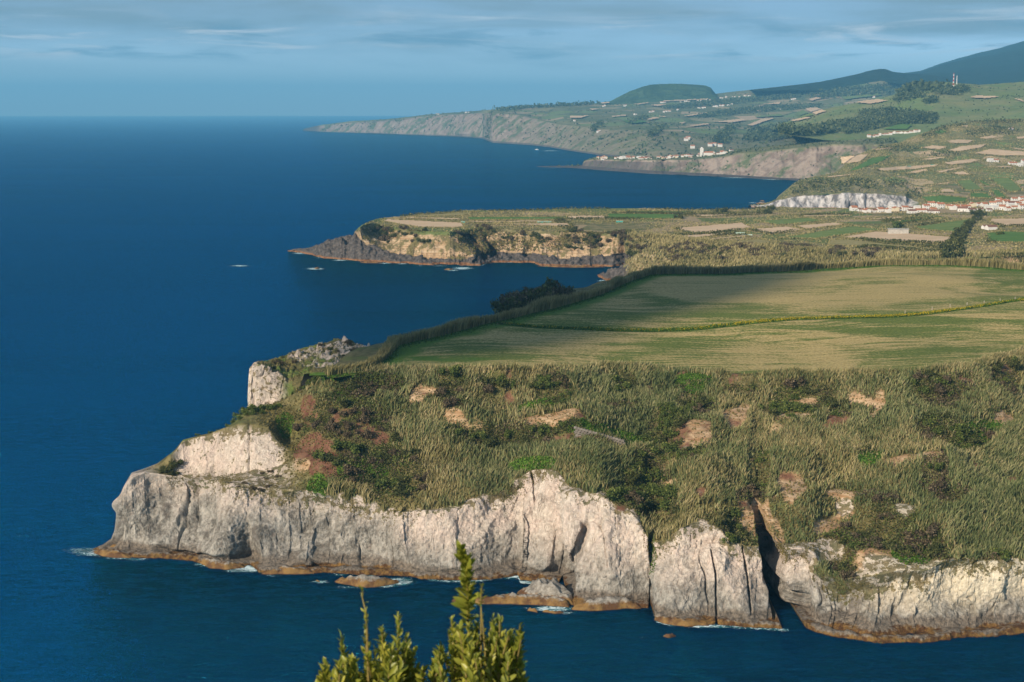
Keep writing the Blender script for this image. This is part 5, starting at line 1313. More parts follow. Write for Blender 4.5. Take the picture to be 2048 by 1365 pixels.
    w = (ri >= MID['b'] + 6) & (ri < MID['c'] + 2) & (PX > 725) & (PX < 1270)
    w = w * sstep(-.15, .3, fbm(G[..., 0] * .03, G[..., 2] * .05, G[..., 1] * .03, 4, 70))
    for mat, nn in (('dry_grass', 3000), ('shrub_brown', 1300), ('shrub_green', 900)):
        P, r, q = sample_grid(G, w, nn); stuff('cliff_scrub', [leaf_specks(P + RNG.random((nn, 1)) * [0, -1.0, 1.4], 1.2 + 1.4 * RNG.random(nn), np.clip(.5 + .25 * RNG.normal(size=nn), 0, 1))], mat)
    # trees that line the lane to the village
    for px, py, s in [(1893,516,6.5),(1899,508,6),(1903,502,6.5),(1908,496,6),(1912,488,5.5),(1918,480,5.5),(1922,473,5),(1927,468,5),(1931,461,4.5),(1937,455,4.5),(1942,448,4.2),(1948,441,4),(1954,434,4.5),(1958,429,5),(1964,432,3.5),(1888,520,5)]:
        h = drop_px(px, py)
        if h: put_shrub(h, s, 'dark', 'dark tree in the row along the lane to the village', 'trees along the lane', 'lane_tree', 1.2)['category'] = 'tree'
    for px, py, s, t in [(1449,425,5,'single dark tree between the tan strips of the plateau'),(1361,437,5,'dark tree at the corner of the dark green plateau field'),(1532,428,6,'dark tree by the bay at the end of the windbreak'),(1545,420,5,'small dark tree on the bay edge near the pale cliff'),(1793,456,5.5,'bright round tree behind the grey block barn'),(2000,470,3,'small bush beside the ruined red-roofed sheds')]:
        h = drop_px(px, py)
        if h:
            o = put_shrub(h, s, 'dark' if 'dark' in t else 'green', t, 'single trees on the plateau', 'field_tree', 1.15); o['category'] = 'tree'
mid_plants()

def hill_plants():
    G, PX, PY, ri = RIGHT['G'], RIGHT['PX'], RIGHT['PY'], RIGHT['ri']
    inf = np.zeros(PX.shape, bool)
    for _, p in FIELDS_HILL: inf |= inside(PX, PY, p)
    n0 = fbm(G[..., 0] * .006, G[..., 1] * .006, 0, 4, 31)
    w = ((ri > RIGHT['c'] + 2) | (PX > 1835)) * (ri < RIGHT['s']) * ~inf * (PX < 2080) * (.25 + .75 * sstep(-.1, .25, n0))
    P, r, q = sample_grid(G, w * 1.0, 20000)
    tone = np.clip(.40 + .22 * fbm(P[:, 0] * .008, P[:, 1] * .008, 0, 3, 32) + .18 * RNG.normal(size=len(P)), 0, 1)
    parts = [blades(P, 0.8 + 1.2 * RNG.random(len(P)), 1.7 + 1.3 * RNG.random(len(P)), leans(P, .2, .25), tone)]
    E, _ = drops(edge_px(FIELDS_HILL, .5)); E = E + RNG.normal(size=E.shape) * [1.6, 3, 0]
    parts.append(blades(E, 1.7 + 1.3 * RNG.random(len(E)), 1.6 + .8 * RNG.random(len(E)), leans(E, .15, .2), np.clip(.36 + .2 * RNG.normal(size=len(E)), 0, 1)))
    stuff('hillside_cane', parts, 'reed')
    # dark scrub and hedges on the hills
    z = ell_mask(PX, PY, [(1640,372,50,10),(1720,365,30,8),(1790,368,24,8),(1700,375,60,8),(1835,385,14,12),(1820,398,12,12),(1660,382,40,5),(1600,385,20,6),(2000,262,40,9),(1960,268,30,6),(1870,262,30,7),(1900,252,40,6),(1990,245,60,5),(1860,275,20,6),(1800,300,40,6),(1890,310,40,5),(2030,392,20,16)]) * (ri > RIGHT['c']) * (ri < RIGHT['s'])
    P, r, q = sample_grid(G, z, 2600)
    tone = np.clip(.45 + .3 * RNG.normal(size=len(P)), 0, 1)
    stuff('hillside_scrub', [leaf_specks(P + RNG.random((len(P), 1)) * [0, 0, 5], 3.2 + 2 * RNG.random(len(P)), tone)], 'shrub_dark')
    # woods further back: masses of crowns
    def wood(polys, n, h, size, mat='wood_far'):
        Q = []
        area = [np.ptp(np.array(p)[:, 0]) * np.ptp(np.array(p)[:, 1]) for p in polys]
        for p, a in zip(polys, area):
            p = np.array(p, float); k = int(n * a / sum(area)); g = 0
            while g < k:
                c = RNG.uniform(p.min(0), p.max(0))
                if inside(c[0:1], c[1:2], p)[0]: Q.append(c); g += 1
        P, _ = drops(Q)
        m = 5; P = np.repeat(P, m, 0) + RNG.normal(size=(len(P) * m, 3)) * [h * .35, h * .35, h * .25] + [0, 0, h * .55]
        tone = np.clip(.45 + .25 * RNG.normal(size=len(P)) + .3 * fbm(P[:, 0] * .01, P[:, 1] * .01, 0, 2, 5), 0, 1)
        stuff('far_woodland', [leaf_specks(P, size * (.7 + .6 * RNG.random(len(P))), tone)], mat)
    wood([[(1683,269),(1724,226),(1773,221),(1835.5,228),(1872.6,233.7),(1868.7,249.4),(1823.8,249),(1769,255),(1706.6,269)], [(1848,186),(1890,178),(1932,176),(1938,184),(1920,192),(1880,190)], [(1785,205),(1800,192),(1845,187),(1848,196),(1800,206)], [(1845,206),(1870,197),(1872,206),(1850,210)]], 1500, 13, 7)
    wood([[(1425,286),(1460,252),(1480,255),(1450,290)], [(1490,282),(1500,262),(1545,255),(1590,262),(1640,258),(1700,244),(1720,250),(1660,268),(1600,275),(1530,285)], [(1255,246),(1290,234),(1300,236),(1262,250)], [(1320,218),(1400,206),(1560,194),(1600,190),(1600,196),(1480,208),(1340,221)], [(1390,236),(1440,226),(1530,216),(1640,212),(1640,218),(1540,224),(1460,232),(1400,238)], [(1180,262),(1200,246),(1208,248),(1190,266)], [(1290,274),(1320,258),(1330,260),(1305,276)]], 2400, 16, 10)
    wood([[(1600,190),(1700,176),(1800,170),(1900,178),(1780,190),(1640,200)], [(985,221),(1100,213),(1200,208),(1200,210),(1100,216),(990,223.5)]], 800, 18, 13)
    # hedgerow specks and pasture scrub over the far slopes
    for D_, n, lo, hi, h, nm in ((FARC, 3600, 64, 174, 7, 'far_hedgerow'), (TOWER, 1500, 8, 60, 4, 'far_hedgerow'), (PLAT, 900, 12, 72, 4, 'far_hedgerow'), (FARC, 2600, 8, 62, 7, 'coast_scrub')):
        g = D_['G']; w = np.zeros(g.shape[:2]); w[lo:hi] = 1
        row = np.abs(vnoise(g[..., 0] * .004 + g[..., 1] * .0012, g[..., 1] * .0022, 0, 17)); row2 = np.abs(vnoise(g[..., 0] * .003, g[..., 1] * .006, 0, 19))
        w *= np.exp(-(np.minimum(row, row2) / .06) ** 2) + .12
        P, r, q = sample_grid(g, w, n); P = P + RNG.normal(size=P.shape) * [h * .4, h * .4, 0] + [0, 0, h * .35]
        tone = np.clip(.45 + .3 * RNG.normal(size=n), 0, 1)
        stuff(nm, [leaf_specks(P, h * (1.0 + 1.1 * RNG.random(n)), tone)], 'wood_far')
hill_plants()

# ------------------------------------------------------------------ houses
def box_v(x0, x1, y0, y1, z0, z1):
    return [(x0, y0, z0), (x1, y0, z0), (x1, y1, z0), (x0, y1, z0), (x0, y0, z1), (x1, y0, z1), (x1, y1, z1), (x0, y1, z1)]
BOX_F = [(0, 3, 2, 1), (4, 5, 6, 7), (0, 1, 5, 4), (1, 2, 6, 5), (2, 3, 7, 6), (3, 0, 4, 7)]
def py_mesh(name, V, F, mat):
    me = bpy.data.meshes.new(name); me.from_pydata(V, [], F); me.materials.append(M[mat]); me.update(); return me
def gable_meshes(w, d, h, rh, wall, roof, lean=False):
    """w along x (ridge), d deep"""
    a, b = w / 2, d / 2
    V = box_v(-a, a, -b, b, -2.5, h) + [(-a, 0, h + rh), (a, 0, h + rh)]
    F = [(0, 3, 2, 1), (0, 1, 5, 4), (2, 3, 7, 6), (1, 2, 6, 9, 5), (3, 0, 4, 8, 7)]
    wm = py_mesh('wall', V, F, wall)
    e, t = .45, .28; s = rh / b
    R = []; RF = []
    for sg in (-1, 1):
        o = len(R)
        y0, z0 = sg * (b + e), h - s * e
        R += [(-a - e, y0, z0), (a + e, y0, z0), (a + e, 0, h + rh + .02), (-a - e, 0, h + rh + .02), (-a - e, y0, z0 + t), (a + e, y0, z0 + t), (a + e, 0, h + rh + t), (-a - e, 0, h + rh + t)]
        RF += [tuple(o + i for i in f) for f in BOX_F]
    rm = py_mesh('roof', R, RF, roof)
    return wm, rm
HOUSE_KINDS = {}
for nm, w, d, h, rh, wall, roof in (('long', 15, 8, 3.6, 1.8, 'white_wall', 'terracotta_roof'), ('tall', 10, 8, 6.2, 2.0, 'white_wall', 'terracotta_roof'), ('small', 9, 7, 3.4, 1.6, 'white_wall', 'old_brown_roof'), ('cream', 11, 8, 5.2, 1.9, 'cream_wall', 'terracotta_roof'), ('end', 8, 12, 5.0, 2.2, 'white_wall', 'terracotta_roof'), ('brown', 14, 9, 4.6, 2.2, 'white_wall', 'old_brown_roof'), ('plain', 10, 8, 5.0, 1.2, 'white_wall', 'white_wall')):
    HOUSE_KINDS[nm] = (gable_meshes(w, d, h, rh, wall, roof), w, d, h)
WIN = py_mesh('window', box_v(-.55, .55, -.06, .06, 0, 1.3), BOX_F, 'window_dark')
DOOR = py_mesh('door', box_v(-.5, .5, -.07, .07, 0, 2.1), BOX_F, 'window_dark')
CHIM = py_mesh('chimney', box_v(-.5, .5, -.5, .5, 0, 2.0), BOX_F, 'white_wall')
HTXT = {'long': 'long low white house with orange tiled roof', 'tall': 'two storey white house with orange tiled roof', 'small': 'small white house with brown roof', 'cream': 'cream walled house with orange roof', 'end': 'white gable ended house with orange roof', 'brown': 'wide white house with dark brown roof', 'plain': 'plain white house with pale roof'}
def house(px, py, kind, rz, where, group, detail=False, s=1.0, label=None):
    h = drop_px(px, py)
    if h is None: return
    (wm, rm), w, d, hh = HOUSE_KINDS[kind]
    r = bpy.data.objects.new('house', None); COL.objects.link(r); r.empty_display_size = 2
    r.location = h; r.rotation_euler = (0, 0, rz); r.scale = (s, s, s)
    r['label'] = label or (HTXT[kind] + ' ' + where); r['category'] = 'house'; r['group'] = group
    link('wall', wm, r); ro = link('roof', rm, r)
    if detail:
        for x in (-.32, 0.05, .34):
            if hh > 5:
                o = link('window', WIN, r); o.location = (x * w, -d / 2 - .03, hh - 2.1)
            o = link('window', WIN, r) if abs(x - .05) > .01 else link('door', DOOR, r)
            o.location = (x * w, -d / 2 - .03, 1.0 if abs(x - .05) > .01 else 0.0)
        if kind in ('long', 'tall', 'cream', 'small'):
            o = link('chimney', CHIM, ro); o.location = (w * .3, d * .2, hh + .6)
def villages():
    kinds = list(HOUSE_KINDS)
    w = 'in the village below the pale cliff'; g = 'houses of the near village'
    for px, py, k in [(1707,422,'end'),(1721,423,'small'),(1733,425,'long'),(1750,425,'small'),(1760,425,'end'),(1776,426,'tall'),(1791,423,'cream'),(1801,422,'small'),(1809,422,'tall'),(1823,427,'brown'),(1841,425,'long'),(1834,419,'plain'),(1852,419,'tall'),(1858,426,'small'),(1866,424,'cream'),(1872,427,'small'),(1880,417,'tall'),(1889,416,'plain'),(1897,417,'cream'),(1906,420,'tall'),(1915,417,'long'),(1930,417,'long'),(1925,423,'brown'),(1942,424,'brown'),(1945,414,'cream'),(1956,413,'end'),(1968,414,'end'),(1975,418,'plain'),(1985,413,'tall'),(1996,411,'tall'),(2004,420,'end'),(2015,422,'end'),(2012,411,'tall'),(2024,412,'brown'),(2036,413,'tall'),(2046,410,'tall'),(2030,418,'long'),(2044,419,'tall'),(1990,420,'plain'),(2020,415,'plain'),(1978,423,'small'),(1960,422,'small'),(1848,413,'small'),(1862,414,'tall'),(1873,411,'small'),(2008,405,'long'),(2028,404,'tall'),(2043,402,'tall'),(1997,405,'tall'),(1820,420,'small'),(1784,420,'plain')]:
        house(px, py, k, float(RNG.choice([-.25, .1, .1, .2, 1.7])), w, g, True, float(RNG.uniform(.66, .86)))
    for px, py, k, t in [(1988,324,'long','wide white farmhouse with low roof alone among the tan fields'),(1980,324,'plain','low white outbuilding beside the farmhouse among the tan fields'),(2025,330,'long','white house with orange roof at the lane above the village fields'),(2040,333,'plain','plain white house below the orange roofed hill house'),(2048,328,'tall','two storey white house above the walled yard on the hill'),(2022,260,'small','tiny white house in the dark hillside hedges')]:
        house(px, py, k, .1, '', 'farm houses on the hillside', True, 1.0, t)
    w = 'in the row along the hill road'; g = 'houses in the hill road row'
    for i, px in enumerate(np.linspace(1738, 1838, 15)):
        house(px, np.interp(px, [1738, 1790, 1840], [275, 268, 264]) + RNG.normal() * .5, str(RNG.choice(['long', 'tall', 'end', 'long'])), float(RNG.choice([.1, .2, 1.5])), w, g, False, float(RNG.uniform(.65, .9)))
    w = 'on the low platform across the bay'; g = 'houses of the platform village'
    for i in range(78):
        px = RNG.uniform(1192, 1480); py = np.interp(px, [1190, 1300, 1380, 1440, 1480], [318.5, 319, 315, 309, 303]) + RNG.uniform(-2.5, .8)
        house(px, py, str(RNG.choice(kinds)), float(RNG.choice([0, .2, 1.6])), w, g, False, float(RNG.uniform(.6, .95)))
    for px, py in [(1385,297),(1420,293),(1428,292),(1440,294),(1372,282),(1376,279)]:
        house(px, py, 'tall', 0.1, '', 'white houses on the green slope', False, 1.3, 'white house on the green slope above the platform village')
    # church tower and nave
    h = drop_px(1415, 312)
    if h:
        r = bpy.data.objects.new('church', None); COL.objects.link(r); r.location = h
        r['label'] = 'white church with square tower in the village on the low platform'; r['category'] = 'church'
        a, b = gable_meshes(26, 12, 8, 3, 'white_wall', 'terracotta_roof'); link('nave', a, r); link('roof', b, r)
        t = link('tower', py_mesh('tower', box_v(-4, 4, -4, 4, -2, 18), BOX_F, 'white_wall'), r); t.location = (-15, -2, 0)
        c = link('tower_cap', py_mesh('tower_cap', [(-4.4, -4.4, 0), (4.4, -4.4, 0), (4.4, 4.4, 0), (-4.4, 4.4, 0), (0, 0, 4)], [(3, 2, 1, 0), (0, 1, 4), (1, 2, 4), (2, 3, 4), (3, 0, 4)], 'white_wall'), t); c.location = (0, 0, 18.01)
    w = 'on the distant slopes'; g = 'houses on the distant slopes'
    for px0, py0, px1, py1, n in [(1243,213,1260,211,4),(1312,208,1330,205,7),(1360,205,1378,204,6),(1395,203,1420,201,5),(1440,197,1500,192,12),(1380,219,1465,211,18),(1298,226,1310,224,4),(1325,225,1345,222,4),(1350,222,1356,221,2),(1268,231,1276,230,2),(1200,214,1210,213,3),(1190,270,1200,262,3),(1148,243,1152,243,2),(1515,224,1545,219,8),(1555,220,1570,218,4),(1580,202,1592,199,5),(1650,195,1665,193,4),(1690,190,1735,186,8),(1745,196,1752,195,2),(872,229,878,229,2),(925,227,940,226,3),(686,244,690,244,1)]:
        for i in range(n):
            t = RNG.random(); house(px0 + (px1 - px0) * t, py0 + (py1 - py0) * t + RNG.normal() * .5, str(RNG.choice(['long', 'tall', 'plain', 'end'])), float(RNG.choice([0, .3, 1.6])), w, g, False, float(RNG.uniform(.7, 1.05)))
villages()

def barn_and_masts():
    h = drop_px(1796, 468)
    r = bpy.data.objects.new('barn', None); COL.objects.link(r); r.location = h; r.rotation_euler = (0, 0, -.22)
    r['label'] = 'long grey block barn with flat roof at the edge of a tan field'; r['category'] = 'barn'
    link('wall', py_mesh('wall', box_v(-9.5, 9.5, -4, 4, -1, 4.6), BOX_F, 'grey_block'), r)
    link('roof', py_mesh('roof', box_v(-9.9, 9.9, -4.4, 4.4, 4.61, 4.95), BOX_F, 'grey_block'), r)
    o = link('door', py_mesh('door', box_v(-.06, .06, -1.4, 1.4, 0, 3.0), BOX_F, 'window_dark'), r); o.location = (9.55, 0, 0)
    for px, py, s, rz, t in [(1972,458,.55,.3,'low shed with sagging red-brown roof beside the lane'),(1982,460,.7,.25,'longer shed with red-brown roof next to the green paddock')]:
        h = drop_px(px, py)
        if h: house(px, py, 'brown', rz, '', 'sheds by the lane', False, s, t)
    def mast(px, py, H_, w0, striped, label):
        h = drop_px(px, py)
        r = bpy.data.objects.new('radio_mast', None); COL.objects.link(r); r.location = h
        r['label'] = label; r['category'] = 'mast'
        n = 7
        for i in range(n):
            z0, z1 = H_ * i / n, H_ * (i + 1) / n; V = []; F = []
            def bar(p, q, t):
                o = len(V); d = Vector(q) - Vector(p); a = d.orthogonal().normalized() * t; b = d.cross(a).normalized() * t
                for e in (p, q):
                    for k in range(4): V.append(tuple(Vector(e) + (a if k == 0 else b if k == 1 else -a if k == 2 else -b)))
                for k in range(4): F.append((o + k, o + (k + 1) % 4, o + 4 + (k + 1) % 4, o + 4 + k))
            c = [(1, 1), (-1, 1), (-1, -1), (1, -1)]; a0 = w0 * (1 - .6 * i / n); a1 = w0 * (1 - .6 * (i + 1) / n)
            for k in range(4):
                p, q = c[k], c[(k + 1) % 4]
                bar((p[0] * a0, p[1] * a0, z0), (p[0] * a1, p[1] * a1, z1), .35)
                bar((p[0] * a0, p[1] * a0, z0), (q[0] * a1, q[1] * a1, z1), .2)
            link('lattice_section', py_mesh('lattice_section', V, F, 'mast_red' if (striped and i % 2) else 'mast_white'), r)
        link('antenna', py_mesh('antenna', box_v(-.6, .6, -.6, .6, H_, H_ + H_ * .1), BOX_F, 'mast_red' if striped else 'mast_white'), r)
        link('hut', py_mesh('hut', box_v(-5, 3, -7, -3, -2, 4), BOX_F, 'white_wall'), r)
    mast(1906.5, 174, 38, 1.5, True, 'tall red and white lattice mast on the grassy hilltop')
    mast(1913, 174, 31, 1.1, False, 'shorter white lattice mast beside the striped one on the hilltop')
barn_and_masts()

def small_things():
    # lane through the trees
    P = [drop_px(a, b) for a, b in [(1900,516),(1906,508),(1912,500),(1918,492),(1924,482),(1929,473),(1935,464),(1941,454),(1948,444),(1956,434),(1962,428)]]
    P = np.array([p[:] for p in P if p]); P = dense(P, 60); V = []
    for p in P: V += [(p[0] - 2.6, p[1], p[2] + .5), (p[0] + 2.6, p[1], p[2] + .5)]
    link('lane', mesh_np('lane', np.array(V), np.array([(2 * i, 2 * i + 1, 2 * i + 3, 2 * i + 2) for i in range(len(P) - 1)]), M['asphalt']), kind='structure')
    # beehives along the windbreaks
    bh = py_mesh('beehive', box_v(-.9, .9, -.7, .7, 0, 1.5), BOX_F, 'teal_paint'); lid = py_mesh('lid', box_v(-1.05, 1.05, -.85, .85, 1.51, 1.7), BOX_F, 'pale_sheet')
    for px, py in [(1076 + 4.2 * i, 446.6 - .05 * i) for i in range(7)] + [(1234 + 3.4 * i, 445.2) for i in range(4)] + [(924,446),(928,446.5)]:
        h = drop_px(px, py)
        if h:
            r = bpy.data.objects.new('beehive', None); COL.objects.link(r); r.location = h; r['label'] = 'teal box hive with pale lid in a line beside the plateau windbreak'; r['category'] = 'beehive'; r['group'] = 'hives along the windbreak'
            link('body', bh, r); link('lid', lid, r)
    for px, py, w, d, t in [(1480,467.5,9,2.4,'pale green plastic sheet at the end of the narrow tilled strip'),(1494,471.5,10,2.4,'second pale green plastic sheet below the first at the strip end'),(1811,333.5,20,3,'teal netting laid along the top of a tan hill field'),(1870,330.5,16,3,'pale sheet on the hill field edge near the teal netting')]:
        h = drop_px(px, py)
        if h:
            o = link('crop_cover', py_mesh('crop_cover', box_v(-w / 2, w / 2, -d / 2, d / 2, .2, 1.1), BOX_F, 'teal_paint' if 'teal' in t else 'pale_sheet')); o.location = h; o.rotation_euler = (0, 0, .1); o['label'] = t; o['category'] = 'crop cover'
    # fence posts by the ditch
    pm = py_mesh('fence_post', box_v(-.13, .13, -.13, .13, -.4, 1.5), BOX_F, 'wood_post')
    for px, py in [(1864,620),(1900,615),(1934,611),(2000,604),(2030,600),(1810,628),(1968,608)]:
        h = drop_px(px, py, BV_FIELD)
        if h: o = link('fence_post', pm); o.location = h; o['label'] = 'weathered wooden fence post beside the flowering ditch in the field'; o['category'] = 'fence post'; o['group'] = 'posts along the field ditch'
    # dry stone terrace wall in the cane: each course a set of stones
    G, PX, PY = NEAR['G'], NEAR['PX'], NEAR['PY']
    def at_near(px, py):
        k = np.argmin((PX - px) ** 2 + (PY - py) ** 2); return G.reshape(-1, 3)[k]
    r = bpy.data.objects.new('terrace_wall', None); COL.objects.link(r)
    r['label'] = 'old dark stone terrace wall showing between the cane on the slope'; r['category'] = 'wall'
    a = at_near(1150, 868); b = at_near(1250, 882); r.location = a
    stone = []
    for j in range(3):
        g = np.random.default_rng(50 + j); v = np.array(box_v(-.5, .5, -.4, .4, -.5, .5)) + g.normal(size=(8, 3)) * .06
        stone.append(py_mesh('stone', v.tolist(), BOX_F, 'terrace_stone'))
    n = 17
    for row in range(5):
        for i in range(n):
            t = (i + .5 * (row % 2)) / n; p = a * (1 - t) + b * t
            o = link('stone', stone[(i * 3 + row) % 3], r); o.location = (p[0] - a[0], p[1] - a[1] - 1.6 + row * .12, p[2] - a[2] - .8 + row * .84)
            o.scale = (float(np.linalg.norm((b - a)[:2]) / n * .96), .9, .78)
small_things()

# ------------------------------------------------------------------ rocks in the sea, foam
def sea_rock(pts, tops, back, label, seed, z=2.0, name='sea_rock'):
    """pts: waterline pixels along the seaward edge; a low rock with its own back side"""
    a = np.asarray(pts, float); W = atz(a[:, 0], a[:, 1], 0.0); n = max(16, int(np.linalg.norm(W[-1] - W[0]) / .9)); W = dense(W, n)
    t = np.linspace(0, 1, n); env = np.sin(np.pi * np.clip(t, .0, 1)) ** .45
    hh = np.interp(t, np.linspace(0, 1, len(tops)), tops) * env
    rows = []
    m = 12; v0 = W[:, 0] * 0
    for j, u in enumerate(np.linspace(0, 1, m)):
        p = W.copy(); p[:, 1] += back * u * (.35 + .65 * env); q = math.sin(math.pi * u) ** .6 if 0 < u < 1 else 0
        p[:, 2] = hh * q - (1.2 if u in (0, 1) else 0) * 1.0
        rows.append(p)
    G = np.stack(rows); x, y = G[..., 0], G[..., 1]
    G[..., 2] += 0.6 * hh[None] * fbm(x * .6, y * .6, 0, 4, seed) + .5 * fbm(x * 1.3, y * 1.3, 0, 2, seed + 1)
    G[..., 1] += .5 * fbm(x * .4, y * .4, 3, 2, seed + 2)
    o = link(name, mesh_np(name, G.reshape(-1, 3), grid_faces(*G.shape[:2]), M['sea_rock'], True)); o['label'] = label; o['category'] = 'rock'
    return o
sea_rock([(668,1166),(690,1171),(730,1177),(760,1175),(797,1168)], [1.2, 2.4, 3.0, 2.2, 1.2], 5.0, 'low weed-gold rock with white wash just off the pale cliff', 1)
sea_rock([(630,1164),(640,1166)], [.6, .6], 1.2, 'tiny wave-washed rock left of the gold skerry', 2)
sea_rock([(903,1205),(940,1208),(985,1210),(1040,1211),(1090,1212),(1140,1216)], [.8, 1.4, 1.8, 2.2, 3.0, 4], 6.0, 'long thin weed-brown ledge reaching out from the foot of the cliff', 3)
sea_rock([(1030,1200),(1060,1203),(1100,1207),(1150,1212)], [1.5, 5, 6, 5], 11.0, 'hump of grey rock where the long ledge meets the cliff', 4)
sea_rock([(1143,1221),(1180,1224),(1220,1222),(1250,1219),(1284,1219)], [2, 3.2, 3.4, 3.2, 2.6], 5.0, 'blocky weed-skirted rock shelf at the foot of the broad buttress', 5)
sea_rock([(1054,1223),(1075,1226)], [.7, .8], 1.5, 'small brown rock awash in front of the blocky shelf', 6)
sea_rock([(1085,1225),(1110,1229),(1128,1227)], [.7, .9, .7], 1.5, 'brown rock sliver awash beside the blocky shelf', 7)
sea_rock([(1326,1274),(1340,1277),(1352,1274)], [.7, .9, .7], 1.4, 'lone small rock breaking the dark water in front of the fissured cliff', 8)
sea_rock([(1308,1241),(1330,1250),(1370,1254),(1420,1253)], [1.4, 2.0, 1.8, 1.2], 4.0, 'weed-gold ledge under the fissured cliff', 9)
sea_rock([(186,1108),(205,1114),(232,1117),(262,1118)], [.8, 2.0, 2.2, 1.0], 4.5, 'weed-gold rock apron at the seaward tip of the headland', 10)
sea_rock([(205,1098),(220,1101),(245,1100)], [1.0, 2.2, 1.2], 4.0, 'knob of brown rock just inside the seaward tip', 11)
sea_rock([(392,1124),(420,1138),(455,1141),(490,1137)], [1.2, 2.2, 2.4, 1.0], 5.0, 'reddish weed-covered rock where the surf runs in', 12)
sea_rock([(522,1149),(545,1150),(590,1150),(628,1149)], [.8, 1.8, 2.0, 1.2], 4.0, 'gold weedy ledge under the cave in the cliff', 13)
sea_rock([(582,502),(600,505),(622,507)], [.8, 2.5, 1.5], 12, 'outermost brown rock off the lava point', 14)
sea_rock([(604,500),(622,501)], [1.0, 1.5], 8, 'small rock inside the outermost brown rock', 15)
sea_rock([(628,538),(634,539),(640,538)], [1.0, 1.6, 1.0], 4, 'isolated awash rock far out in the cove mouth', 16)
sea_rock([(888,540),(898,541),(906,540)], [.8, 1.8, .8], 4, 'brown rock in the surf under the tan cliffs', 17)
sea_rock([(1512,408),(1525,409),(1540,409)], [1.0, 3.0, 1.5], 14, 'brown rock at the seaward foot of the pale columned cliff', 18)
sea_rock([(1520,403),(1530,403.5)], [1.5, 1.5], 10, 'outlying rock beyond the pale columned cliff', 19)
sea_rock([(720,526),(735,527),(750,527),(765,527)], [.8, 1.6, 1.2, .8], 5, 'low brown rock strip along the lava shore', 20)
sea_rock([(1075,533),(1110,535),(1160,536),(1210,535)], [1.0, 1.8, 1.8, 1.2], 7, 'flat red-brown ledge at the head of the cove', 21)

def foam_patch(cx, cy, rx, ry, k=1.0):
    """an irregular sheet of broken water lying on the sea"""
    n, m = 28, 10; X = []; A = []
    for i in range(m + 1):
        for j in range(n):
            t = 2 * math.pi * j / n; q = i / m; X.append((cx + rx * q * math.cos(t), cy + ry * q * math.sin(t))); A.append(k * (1 - q ** 1.5))
    P = atz([x for x, _ in X], [y for _, y in X], .06)
    F = [(i * n + j, i * n + (j + 1) % n, (i + 1) * n + (j + 1) % n, (i + 1) * n + j) for i in range(m) for j in range(n)]
    link('sea_foam', mesh_np('sea_foam', P, np.array(F), M['foam'], True, dict(foam=A)), kind='stuff')
FOAM_N = [0]
for i_, a_ in enumerate([(190,1104,62,12,1.1),(165,1101,44,7,.95),(240,1116,40,4,.9),(270,1119,40,4,.7),(400,1129,22,4,.8),(410,1132,26,4,.7),(495,1138,52,10,1.2),(470,1142,34,5,.8),(640,1164,22,5,.9),(795,1164,44,11,1.1),(770,1172,40,6,.8),(700,1175,40,4,.6),(812,1160,18,8,.7),(545,1152,30,3,.5),(680,1150,30,4,.6),(740,1152,16,4,.6),(865,1161,16,4,.7),(940,1211,20,5,.9),(1105,1218,60,8,1.1),(1130,1226,30,4,.7),(1060,1217,20,3,.5),(1340,1272,18,5,.8),(1285,1275,12,3,.5),(1405,1254,22,4,.8),(1480,1257,16,3,.6),(480,532,28,2.4,.9),(630,538,26,3.2,1.0),(925,537,28,4,1.0),(905,541,20,2.5,.8),(600,507,22,2.5,.9),(635,500,20,2,.6),(680,521,24,2,.9),(640,516,20,2,.5),(770,527,20,2,.8),(805,528,16,2,.8),(840,532,10,1.6,.6),(880,532,22,2,.6),(1205,562,14,3,.9),(1215,567,12,2,.7),(1515,411,26,2,.9),(1505,406,14,1.5,.8),(1560,359.5,60,1.2,1.0),(1480,356,60,1,.9),(1100,302,26,.9,.9),(1105,336,40,.8,.6),(40,1070,10,4,.25)]):
    foam_patch(*a_)

def surf_line(pts, seed, off, wid, k):
    # broken surf that follows a shore
    a = np.asarray(pts, float); W = dense(atz(a[:, 0], a[:, 1], 0.07), int((a[-1, 0] - a[0, 0]) / 2.2)); n = len(W)
    m = 5; G = []; A = []
    amp = sstep(.05, .5, fbm(W[:, 0] * .035, W[:, 1] * .035, 0, 3, seed)) + .25 * sstep(0, .4, vnoise(W[:, 0] * .2, 0, 0, seed))
    for j in range(m):
        t = j / (m - 1); p = W.copy(); p[:, 1] += off - wid * t * (.4 + amp); p[:, 2] = .07; G.append(p); A.append(k * amp * (1 - abs(2 * t - .7)))
    G = np.stack(G)
    link('sea_foam', mesh_np('sea_foam', G.reshape(-1, 3), grid_faces(m, n), M['foam'], True, dict(foam=np.clip(np.stack(A), 0, 1.2))), kind='stuff')
surf_line([p for p in W_N if 190 <= p[0] <= 1126], 5, 1.0, 3.4, .95)
surf_line([p for p in W_N if 1136 <= p[0] <= 1576], 6, 1.0, 3.0, .85)
surf_line([p for p in W_N if 1601 <= p[0] <= 2150], 7, 1.0, 2.6, .75)
surf_line([p for p in W_M if 582 <= p[0] <= 1248], 8, 2.0, 9.0, 1.0)

